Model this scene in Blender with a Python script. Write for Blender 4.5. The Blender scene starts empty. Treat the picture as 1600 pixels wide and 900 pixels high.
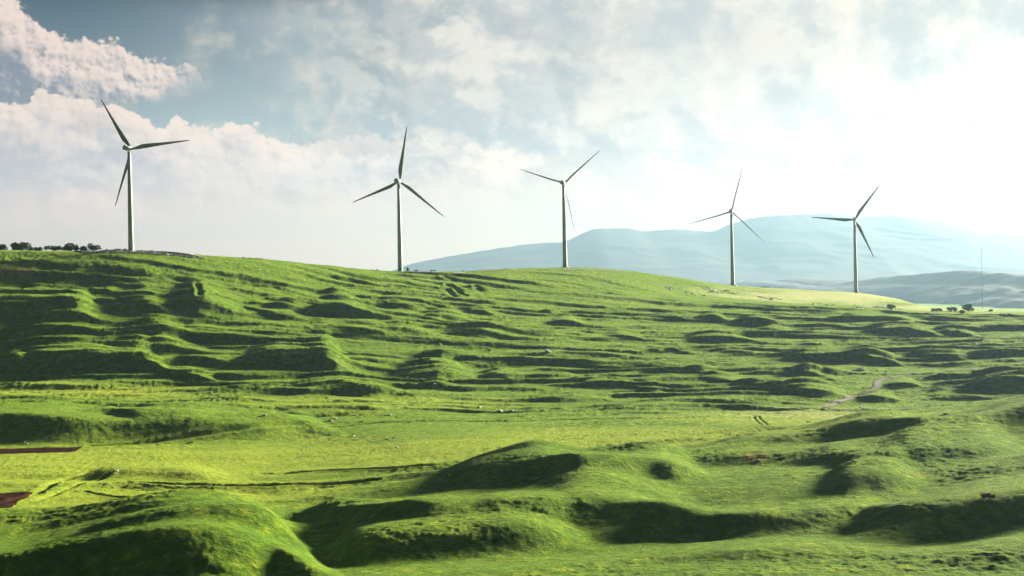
import bpy, bmesh, math, random
import numpy as np
from mathutils import Vector, Matrix

rad = math.radians
S = bpy.context.scene
COL = S.collection
F = 2198.0                  # focal length in pixels of the 1600 px wide photograph
H0 = 447.0                  # row of the horizon before the roll
ROLL = rad(1.2)
CZ = 80.0                   # height of the camera above the datum of the valley

# ------------------------------------------------------------------ camera
cam = bpy.data.cameras.new('camera')
cam.sensor_width = 36.0
cam.lens = 36.0 * F / 1600.0
cam.clip_start = 0.5
cam.clip_end = 90000.0
camo = bpy.data.objects.new('camera', cam)
COL.objects.link(camo)
pitch = math.atan((450 - H0) / F)
camo.matrix_world = (Matrix.Translation((0, 0, CZ)) @ Matrix.Rotation(rad(90) - pitch, 4, 'X')
                     @ Matrix.Rotation(-ROLL, 4, 'Z'))
S.camera = camo

# ------------------------------------------------------------------ exposure
S.view_settings.view_transform = 'Standard'
S.view_settings.look = 'None'
S.view_settings.gamma = 1.0
S.view_settings.use_curve_mapping = False
S.view_settings.exposure = 2.72
S.render.engine = 'CYCLES'
cy = S.cycles
cy.max_bounces = 5
cy.diffuse_bounces = 2
cy.glossy_bounces = 1
cy.transmission_bounces = 2
cy.volume_bounces = 0
cy.transparent_max_bounces = 4
cy.use_denoising = True
cy.use_adaptive_sampling = True
cy.adaptive_threshold = 0.02
cy.sample_clamp_indirect = 4

SUN_AZ = rad(51)            # to the right of the view direction
SUN_EL = rad(12.5)
sdir = Vector((math.sin(SUN_AZ) * math.cos(SUN_EL), math.cos(SUN_AZ) * math.cos(SUN_EL), math.sin(SUN_EL)))
sun = bpy.data.lights.new('sun', 'SUN')
sun.energy = 5.0
sun.angle = rad(8)
sun.color = (1.0, 0.9, 0.74)
suno = bpy.data.objects.new('sun', sun)
COL.objects.link(suno)
suno.rotation_euler = sdir.to_track_quat('Z', 'Y').to_euler()


def unroll(px, py):
    """photograph pixel -> pixel of the same view held level"""
    px = np.asarray(px, float); py = np.asarray(py, float)
    dx, dy = px - 800, py - 450
    c, s = math.cos(ROLL), math.sin(ROLL)
    return 800 + c * dx - s * dy, 450 + s * dx + c * dy


# ------------------------------------------------------------------ node helper
class NT:
    def __init__(self, tree):
        self.t = tree; self.n = tree.nodes; self.l = tree.links

    def put(self, sock, v):
        if isinstance(v, X): self.l.new(v.s, sock)
        elif v is not None: sock.default_value = v

    def math(self, op, a, b=None, c=None, clamp=False):
        m = self.n.new('ShaderNodeMath'); m.operation = op; m.use_clamp = clamp
        self.put(m.inputs[0], a)
        if b is not None: self.put(m.inputs[1], b)
        if c is not None: self.put(m.inputs[2], c)
        return X(self, m.outputs[0])

    def smooth(self, v, a, b, lo=0.0, hi=1.0):
        m = self.n.new('ShaderNodeMapRange'); m.interpolation_type = 'SMOOTHSTEP'
        self.put(m.inputs['Value'], v)
        for k, q in (('From Min', a), ('From Max', b), ('To Min', lo), ('To Max', hi)): self.put(m.inputs[k], q)
        return X(self, m.outputs['Result'])

    def lin(self, v, a, b, lo=0.0, hi=1.0):
        m = self.n.new('ShaderNodeMapRange')
        self.put(m.inputs['Value'], v)
        for k, q in (('From Min', a), ('From Max', b), ('To Min', lo), ('To Max', hi)): self.put(m.inputs[k], q)
        return X(self, m.outputs['Result'])

    def vec(self, x, y, z=0.0):
        m = self.n.new('ShaderNodeCombineXYZ')
        self.put(m.inputs[0], x); self.put(m.inputs[1], y); self.put(m.inputs[2], z)
        return X(self, m.outputs[0])

    def vmath(self, op, a, b=None, out=0):
        m = self.n.new('ShaderNodeVectorMath'); m.operation = op
        self.put(m.inputs[0], a)
        if b is not None: self.put(m.inputs[1], b)
        return X(self, m.outputs[out])

    def noise(self, v, scale, detail=4.0, rough=0.5, dist=0.0, color=False, dims='3D', lac=2.0):
        m = self.n.new('ShaderNodeTexNoise'); m.noise_dimensions = dims
        self.put(m.inputs['Vector'], v); m.inputs['Scale'].default_value = scale
        m.inputs['Detail'].default_value = detail; m.inputs['Roughness'].default_value = rough
        m.inputs['Distortion'].default_value = dist; m.inputs['Lacunarity'].default_value = lac
        return X(self, m.outputs['Color' if color else 'Fac'])

    def voro(self, v, scale, smooth=0.6, detail=2.0, rough=0.5, dims='2D'):
        m = self.n.new('ShaderNodeTexVoronoi'); m.feature = 'SMOOTH_F1'; m.voronoi_dimensions = dims
        self.put(m.inputs['Vector'], v); m.inputs['Scale'].default_value = scale
        m.inputs['Detail'].default_value = detail; m.inputs['Roughness'].default_value = rough
        m.inputs['Smoothness'].default_value = smooth
        m.normalize = True
        return X(self, m.outputs['Distance'])

    def mix(self, f, a, b, kind='MIX'):
        m = self.n.new('ShaderNodeMix'); m.data_type = 'RGBA'; m.blend_type = kind; m.clamp_factor = True
        self.put(m.inputs['Factor'], f)
        for k, q in ((6, a), (7, b)):
            if isinstance(q, tuple) and len(q) == 3: q = (*q, 1.0)
            self.put(m.inputs[k], q)
        return X(self, m.outputs[2])

    def curve(self, v, pts):
        m = self.n.new('ShaderNodeFloatCurve')
        cu = m.mapping.curves[0]
        pts = sorted(pts)
        cu.points[0].location = pts[0]; cu.points[1].location = pts[-1]
        for p in pts[1:-1]: cu.points.new(*p)
        for p in cu.points: p.handle_type = 'AUTO'
        m.mapping.update()
        self.put(m.inputs['Value'], v)
        return X(self, m.outputs[0])


class X:
    def __init__(self, nt, s): self.nt = nt; self.s = s
    def __add__(self, o): return self.nt.math('ADD', self, o)
    __radd__ = __add__
    def __sub__(self, o): return self.nt.math('SUBTRACT', self, o)
    def __rsub__(self, o): return self.nt.math('SUBTRACT', o, self)
    def __mul__(self, o): return self.nt.math('MULTIPLY', self, o)
    __rmul__ = __mul__
    def __truediv__(self, o): return self.nt.math('DIVIDE', self, o)


# ------------------------------------------------------------------ world: Nishita sky and a cloud deck
def lin3(r, g, b):
    f = lambda c: (c / 255 / 12.92) if c / 255 <= 0.04045 else ((c / 255 + 0.055) / 1.055) ** 2.4
    return (f(r), f(g), f(b))


W = bpy.data.worlds.new('World')
S.world = W
W.use_nodes = True
W.node_tree.nodes.clear()
N = NT(W.node_tree)
tc = N.n.new('ShaderNodeTexCoord')
D = X(N, tc.outputs['Generated'])
sep = N.n.new('ShaderNodeSeparateXYZ'); N.l.new(D.s, sep.inputs[0])
dx, dy, dz = (X(N, sep.outputs[i]) for i in range(3))
az = N.math('ARCTAN2', dx, dy)
el = N.math('ARCSINE', dz)
U = az * (F / 100.0)                      # hundreds of photograph pixels, 0 in the view direction
V = el * (F / 100.0)                      # hundreds of pixels above the horizon
P = N.vec(U, V, 0.0)


def sky_pts(pts, lo=-14.0, hi=14.0, top=7.0):
    """cloud outline traced as (px, py) -> points of a 0..1 curve of azimuth / elevation"""
    out = []
    for px, py in pts:
        qx, qy = unroll(px, py)
        a = math.atan((qx - 800) / F) * F / 100
        e = math.atan((H0 - qy) / math.hypot(F, qx - 800)) * F / 100
        out.append(((a - lo) / (hi - lo), max(0.0, min(1.0, (e + 1) / (top + 1)))))
    return out


U01 = N.lin(U, -14.0, 14.0)
def outline(pts): return N.curve(U01, sky_pts(pts)) * 8.0 - 1.0

big = N.noise(P, 0.45, 4, 0.55)
lump = N.voro(P, 2.6, 0.55, 3.0, 0.55)
lump2 = N.voro(N.vec(U + 0.055, V + 0.05), 2.6, 0.55, 3.0, 0.55)
lump3 = N.voro(P, 7.5, 0.5, 2.0, 0.55)
lump4 = N.voro(N.vec(U + 0.03, V + 0.03), 7.5, 0.5, 2.0, 0.55)
fine = N.noise(P, 3.0, 8, 0.62)
fine2 = N.noise(N.vec(U + 0.07, V + 0.05), 3.0, 8, 0.62)
relief = (lump - lump2) * -1.8 + (lump3 - lump4) * -0.9 + (fine - fine2) * 1.5          # lit towards the upper right
soft = N.noise(P, 0.9, 6, 0.58)
soft2 = N.noise(N.vec(U + 0.2, V + 0.15), 0.9, 6, 0.58)

# clear sky
clear = N.mix(N.smooth(U, -7.0, 0.5), lin3(12, 62, 104), lin3(196, 213, 222))
clear = N.mix(N.smooth(V, 4.6, 1.6), clear, lin3(168, 190, 200))
clear = N.mix(N.smooth(V, 4.1, 4.7) * N.smooth(U, 0.5, -3.5), clear, lin3(2, 26, 50))
# thin grey veil over the middle
veil = N.smooth(soft + 0.06 * (U + 2.0), 0.36, 0.58) * N.smooth(U, -6.2, -3.6) * N.smooth(V, 4.9, 3.6, 0.25, 1.0)
veilc = N.mix(N.smooth((soft - soft2) * 3.0 + fine * 0.5, -0.05, 0.55), lin3(138, 153, 164), lin3(228, 222, 212))
veilc = N.mix(N.smooth(U, -2.0, 4.0), veilc, lin3(232, 236, 240))
c = N.mix(veil, clear, veilc)


def cumulus(c, line, below, rim, shade, amp=0.42, w=0.06, xm=None, fade=1.3, rs=0.5, darker=0.0):
    d = line + (0.42 - lump) * amp * 1.3 + (0.42 - lump3) * amp * 0.75 + (fine - 0.5) * amp * 0.9 - V       # > 0 inside the cloud
    m = N.smooth(d, -w * 0.4, w)
    if xm is not None: m = m * xm
    if below is not None: m = m * N.smooth(V - below + (soft - 0.5) * 1.0, -0.25, 0.35)
    t = N.smooth(d, 0.0, fade) * 0.75 + relief * -rs + (big - 0.5) * 0.9 + darker
    return N.mix(m, c, N.mix(N.smooth(t, -0.1, 0.85), rim, shade))


# tall cloud at the upper left
up = outline([(-200, -30), (0, -4), (30, 14), (60, 42), (100, 66), (140, 66), (175, 70), (200, 90), (235, 100), (275, 110), (320, 124), (350, 150), (480, 200)])
lowb = outline([(-200, 60), (0, 230), (60, 200), (150, 175), (220, 162), (270, 142), (330, 126), (480, 120)])
c = cumulus(c, up, lowb, lin3(255, 238, 230), lin3(104, 118, 146), amp=0.36, fade=1.2, rs=0.9,
            xm=N.smooth(U, -4.4, -5.2))
c = cumulus(c, up - 0.42 + (soft - 0.5) * 1.6, lowb, lin3(255, 238, 230), lin3(122, 132, 158), amp=0.42, fade=0.8, rs=0.8,
            xm=N.smooth(U, -4.7, -5.6) * N.smooth(big + (soft - 0.5) * 0.5, 0.44, 0.52))
# white mass in the centre
mid = outline([(300, 60), (380, 120), (430, 60), (520, 45), (600, 60), (680, 45), (715, 30), (745, 34), (775, 60), (800, 68), (832, 84), (852, 105), (866, 140), (905, 215), (1000, 260), (1200, 300)])
c = cumulus(c, mid, None, lin3(238, 237, 236), lin3(188, 197, 203), amp=0.28, fade=2.2, rs=0.45,
            xm=N.smooth(U + (soft - 0.5) * 2.4, -2.2, -0.6) * N.smooth(U, 2.2, 0.9))
# long bank with a bright upper edge
bank = outline([(-300, 120), (-60, 150), (0, 165), (40, 175), (62, 140), (85, 160), (120, 160), (160, 165), (185, 178), (220, 188), (255, 205), (275, 192), (305, 204), (335, 208), (350, 196), (375, 198), (410, 214), (440, 228), (490, 232), (530, 226), (565, 218), (600, 226), (640, 226), (690, 232), (760, 240), (900, 250), (1300, 300)])
line_v = bank
c = cumulus(c, bank, None, lin3(250, 234, 224), lin3(190, 188, 202), amp=0.33, fade=0.9, rs=0.85, w=0.05,
            xm=N.smooth(U, 2.6, -0.6))
c = cumulus(c, bank - 0.34 + (soft - 0.5) * 1.9, None, lin3(248, 233, 224), lin3(198, 195, 207), amp=0.45, fade=0.5, rs=0.7, w=0.10,
            xm=N.smooth(U, 1.6, -1.6) * N.smooth(soft2, 0.46, 0.54) * 0.8)
# broad billows inside the cloud masses
Pw = N.vec(U * 0.8 + (big - 0.5) * 0.8, V * 1.1 + (soft - 0.5) * 0.5, 3.7)
Pw2 = N.vec((U + 0.16) * 0.8 + (big - 0.5) * 0.8, (V + 0.13) * 1.1 + (soft - 0.5) * 0.5, 3.7)
bil = N.noise(Pw, 0.85, 10, 0.58); bil2 = N.noise(Pw2, 0.85, 10, 0.58)
bt = N.smooth((bil - bil2) * 2.2 + (bil - 0.5) * 1.7, -0.20, 0.24)
bc = N.mix(bt, lin3(158, 168, 184), lin3(252, 244, 234))
c = N.mix(N.smooth(U + (soft - 0.5) * 2.0, -4.6, -1.4) * N.smooth(V, 0.7, 2.0) * 0.5, c, bc)
c = N.mix(N.smooth(U, -1.0, -4.5) * N.smooth(V, 0.9, 1.5) * N.smooth(line_v - V, 0.0, 0.25) * 0.35, c, N.mix(bt, lin3(160, 164, 184), lin3(250, 238, 232)))
# the lower sky evens out towards the horizon
lowc = N.mix(N.smooth(U, -7.5, -1.0), (1.0, 0.72, 0.62), (1.15, 0.88, 0.66))
c = N.mix(N.smooth(V + (soft - 0.5) * 0.8, 2.1, 0.6) * 0.85, c, lowc)
# light spreading round the sun behind thin cloud
gl = N.smooth(U + (soft - 0.5) * 3.2 + V * 0.25, -0.5, 8.5)
c = N.mix(gl, c, N.mix(N.smooth(soft + (fine - 0.5) * 0.4, 0.34, 0.6), (0.58, 0.60, 0.62), (1.02, 0.93, 0.82)))
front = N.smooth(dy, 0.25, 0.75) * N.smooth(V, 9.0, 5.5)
sdn = N.vmath('DOT_PRODUCT', D, tuple(sdir), out=1)

nish = N.n.new('ShaderNodeTexSky'); nish.sky_type = 'NISHITA'; nish.sun_disc = False
nish.sun_elevation = SUN_EL; nish.sun_rotation = SUN_AZ
nish.air_density = 1.0; nish.dust_density = 0.6; nish.ozone_density = 1.5
bgS = N.n.new('ShaderNodeBackground'); N.l.new(nish.outputs[0], bgS.inputs[0]); bgS.inputs[1].default_value = 0.05
c = N.mix(1.0, c, (1.10, 0.99, 0.92), 'MULTIPLY')
c = N.vmath('SCALE', c, None)
N.put(c.s.node.inputs['Scale'], N.smooth(V, 3.8, 0.4, 1.0, 1.75))
bgC = N.n.new('ShaderNodeBackground'); N.l.new(c.s, bgC.inputs[0]); bgC.inputs[1].default_value = 0.142
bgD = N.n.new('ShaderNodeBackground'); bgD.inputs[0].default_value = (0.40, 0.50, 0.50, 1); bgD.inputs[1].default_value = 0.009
cov = N.smooth(N.noise(D, 2.2, 5, 0.6), 0.76, 0.62)                 # unseen dark cloud, added over most of the remaining sky to cut fill light
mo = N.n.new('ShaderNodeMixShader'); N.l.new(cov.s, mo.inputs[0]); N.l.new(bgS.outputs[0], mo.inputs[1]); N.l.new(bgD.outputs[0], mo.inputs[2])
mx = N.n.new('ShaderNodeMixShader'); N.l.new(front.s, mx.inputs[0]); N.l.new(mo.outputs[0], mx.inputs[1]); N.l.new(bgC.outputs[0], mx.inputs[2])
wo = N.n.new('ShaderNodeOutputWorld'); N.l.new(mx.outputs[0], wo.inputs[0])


# ------------------------------------------------------------------ numpy helpers
def perlin(x, y, seed):
    rs = np.random.RandomState(seed)
    perm = rs.permutation(1024)
    ang = rs.rand(1024).astype(np.float32) * 6.2831853
    gx, gy = np.cos(ang), np.sin(ang)
    xi = np.floor(x).astype(np.int64); yi = np.floor(y).astype(np.int64)
    xf = (x - xi).astype(np.float32); yf = (y - yi).astype(np.float32)
    u = xf * xf * xf * (xf * (xf * 6 - 15) + 10); v = yf * yf * yf * (yf * (yf * 6 - 15) + 10)
    def g(a, b):
        h = perm[(perm[(xi + a) & 1023] + yi + b) & 1023]
        return gx[h] * (xf - a) + gy[h] * (yf - b)
    a = g(0, 0); b = g(1, 0); cc = g(0, 1); d = g(1, 1)
    return ((a + (b - a) * u) * (1 - v) + (cc + (d - cc) * u) * v) * 1.5


def pchip(xk, yk, x):
    xk = np.asarray(xk, float); yk = np.asarray(yk, float)
    h = np.diff(xk); dl = np.diff(yk) / h
    d = np.zeros_like(yk)
    for i in range(1, len(xk) - 1):
        if dl[i - 1] * dl[i] > 0:
            w1, w2 = 2 * h[i] + h[i - 1], h[i] + 2 * h[i - 1]
            d[i] = (w1 + w2) / (w1 / dl[i - 1] + w2 / dl[i])
    d[0], d[-1] = dl[0], dl[-1]
    x = np.asarray(x, float)
    i = np.clip(np.searchsorted(xk, x) - 1, 0, len(xk) - 2)
    t = (x - xk[i]) / h[i]
    lin = (x < xk[0]) | (x > xk[-1])
    t = np.clip(t, 0, 1)
    return ((1 + 2 * t) * (1 - t) ** 2 * yk[i] + t * (1 - t) ** 2 * h[i] * d[i]
            + t * t * (3 - 2 * t) * yk[i + 1] + t * t * (t - 1) * h[i] * d[i + 1])


def gsmooth(a, sig):
    n = int(sig * 3) + 1
    k = np.exp(-0.5 * (np.arange(-n, n + 1) / sig) ** 2); k /= k.sum()
    return np.convolve(np.pad(a, n, mode='edge'), k, mode='valid')


# ------------------------------------------------------------------ terrain grid
fx = np.arange(-170, 1770.1, 1.3)                              # level pixel columns across the view
azf = np.arctan((fx - 800) / F)
def fan(a0, a1, s0):
    out = []; a = a0; st = s0
    while a < a1 - st * 1.5:
        a += st; out.append(a); st = min(st * 1.12, rad(3.0))
    return np.array(out)
st0 = azf[-1] - azf[-2]
right = fan(azf[-1], math.pi, st0)
AZ = np.concatenate([-right[::-1], azf, right])
AZ = AZ - 0
NC = len(AZ)
azc = np.clip(AZ, rad(-38), rad(38))
PXC = 800 + F * np.tan(azc)                                    # level pixel column used for the shapes
rows = [3.0]
while rows[-1] < 232: rows.append(rows[-1] * 1.14 + 1)
rows[-1] = 232.0
while rows[-1] < 1720: rows.append(rows[-1] + 0.43 * rows[-1] / 250)
while rows[-1] < 21500: rows.append(rows[-1] * 1.055)
Srow = np.array(rows); NR = len(Srow)
S2 = Srow[None, :]
XX = (S2 / np.cos(azc)[:, None]) * np.sin(AZ)[:, None]
YY = (S2 / np.cos(azc)[:, None]) * np.cos(AZ)[:, None]

LEV = [
    [(-200, 900, 290), (400, 900, 280), (800, 900, 270), (1100, 900, 260), (1350, 900, 255), (1600, 900, 250), (1800, 900, 250)],
    [(-200, 850, 330), (400, 850, 330), (800, 850, 310), (1100, 850, 300), (1350, 850, 290), (1600, 850, 285), (1800, 850, 285)],
    [(-200, 800, 385), (400, 800, 390), (800, 800, 355), (1100, 800, 345), (1350, 800, 330), (1600, 800, 320), (1800, 800, 320)],
    [(-200, 740, 480), (400, 740, 490), (800, 745, 420), (1100, 740, 405), (1350, 740, 380), (1600, 740, 370), (1800, 740, 365)],
    [(-200, 700, 560), (400, 700, 560), (700, 716, 490), (850, 716, 462), (1000, 703, 470), (1100, 690, 485), (1230, 676, 495), (1400, 648, 505), (1500, 636, 512), (1600, 622, 520), (1800, 600, 530)],
    [(-200, 660, 655), (400, 660, 645), (700, 678, 575), (850, 681, 560), (1000, 674, 570), (1100, 668, 585), (1350, 660, 605), (1600, 645, 620), (1800, 640, 620)],
    [(-200, 630, 735), (400, 630, 715), (800, 645, 690), (1100, 640, 690), (1350, 638, 700), (1600, 630, 705), (1800, 625, 705)],
    [(-200, 600, 810), (400, 600, 785), (800, 600, 805), (1100, 600, 800), (1350, 600, 790), (1600, 600, 780), (1800, 600, 775)],
    [(-200, 550, 885), (400, 550, 880), (800, 550, 915), (1100, 550, 930), (1350, 550, 930), (1600, 550, 905), (1800, 550, 900)],
    [(-200, 500, 938), (200, 500, 940), (400, 500, 955), (800, 500, 1035), (1100, 500, 1085), (1350, 500, 1125), (1600, 505, 1110), (1800, 505, 1100)],
    [(-200, 455, 998), (200, 455, 1004), (400, 460, 1030), (625, 463, 1090), (800, 463, 1150), (960, 462, 1205), (1145, 470, 1300), (1337, 477, 1350), (1450, 489, 1290), (1600, 494, 1300), (1800, 494, 1300)],
    [(-200, 391, 1096), (0, 391.5, 1096), (120, 393, 1096), (205, 393, 1099), (320, 399.5, 1112), (400, 405.5, 1132), (500, 415, 1175), (625, 425, 1247), (720, 424.5, 1290), (800, 419.5, 1320), (883, 418, 1342), (960, 421, 1365), (1060, 434, 1430), (1145, 446, 1529), (1250, 452.5, 1535), (1337, 457.5, 1543), (1400, 467, 1500), (1450, 480, 1420), (1540, 485, 1400), (1600, 487, 1400), (1800, 492, 1400)],
]
lv = []
for L in LEV:
    a = np.array(L, float)
    qx, qy = unroll(a[:, 0], a[:, 1])
    py = pchip(qx, qy, np.clip(PXC, qx[0], qx[-1])); dd = pchip(qx, a[:, 2], np.clip(PXC, qx[0], qx[-1]))
    lv.append((dd, (H0 - py) / F * dd))
lvd = np.array([l[0] for l in lv]); lvz = np.array([l[1] for l in lv])
B = np.zeros((NC, NR))
for i in range(NC):
    dk = list(lvd[:, i]); zk = list(lvz[:, i])
    dk = [3, 40, 150, 215] + dk; zk = [-2.2, -11, -47, -54.5] + zk
    t = dk[-1]; zt = zk[-1]
    dk += [t + 45, t + 150, t + 450, t + 1100, 5000, 60000]
    zk += [zt - 0.5, zt - 5, min(zt - 28, -50), -95, -112, -150]
    B[i] = pchip(dk, zk, Srow)
print('rows', NR, 'cols', NC, NR * NC)

near = np.clip((1900 - S2) / 200, 0, 1) * np.clip((S2 - 60) / 100, 0, 1)
H = B.copy()
# broad swells and long low ridges that run across the view
w1 = perlin(XX / 90, YY / 60, 11) * 6
nearband = np.clip((Srow - 610) / 120, 0, 1) * np.clip((1330 - Srow) / 120, 0, 1)
spur = np.clip((560 - Srow) / 120, 0, 1)
sm = 0.10 + 0.9 * nearband + 0.55 * spur
sky_keep = 1 - np.exp(-((S2 - lvd[-1][:, None]) / 60.0) ** 2) * 0.8       # quiet along the traced skyline
RXq = 800 + (PXC[:, None] - 800); RYq = H0 - F * B / S2 - 0.021 * (PXC[:, None] - 800)
quiet = 1 - 0.85 * np.exp(-(((RXq - 1375) / 75) ** 4 + ((RYq - 606) / 26) ** 4))
def terraces(P0, seed, rise=0.27, msk=95.0):
    ph = (YY + 15 * perlin(XX / 105, YY / 85, seed) + 6 * perlin(XX / 37, YY / 41, seed + 1) + 1.2 * perlin(XX / 13, YY / 15, seed + 4)) / P0
    k_ = np.floor(ph); t_ = ph - k_
    pr = np.where(t_ < rise, t_ / rise, 1 - ((t_ - rise) / (1 - rise)))
    pr = pr * pr * (3 - 2 * pr) * 0.6 + pr * 0.4
    return pr * np.clip(perlin(XX / msk + k_ * 7.31, YY / 300 + k_ * 3.7, seed + 2) * 1.9 + 0.35, 0, 1)
H += near * sky_keep * (nearband[None, :] * (2.4 * terraces(31.0, 3, msk=170.0) + 1.8 * terraces(20.0, 7, msk=190.0) + 0.7 * terraces(13.0, 13, msk=120.0)) * quiet
                        + spur[None, :] * (1.8 * terraces(58.0, 23, rise=0.36, msk=210.0) + 1.4 * terraces(33.0, 25, rise=0.36, msk=180.0) + 0.7 * perlin(XX / 50, YY / 31, 67)))
r1 = 1 - np.abs(perlin((XX + w1) / 75, (YY + w1 * .6) / 27, 3)) * 1.6
H += near * sky_keep * sm[None, :] * 0.8 * r1
H += near * 0.36 * perlin(XX / 22, YY / 13, 21) * (0.4 + 0.6 * nearband[None, :])
# slope scars on the upper hillside, left
hill = np.exp(-((Srow - 1030) / 55.0) ** 2)[None, :] * np.clip((900 - PXC) / 300, 0, 1)[:, None]
H += sky_keep * hill * (1.0 * perlin(XX / 30 + YY / 50, YY / 22 - XX / 90, 33) + 0.7 * perlin(XX / 11 + YY / 20, YY / 9 - XX / 40, 34))

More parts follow.
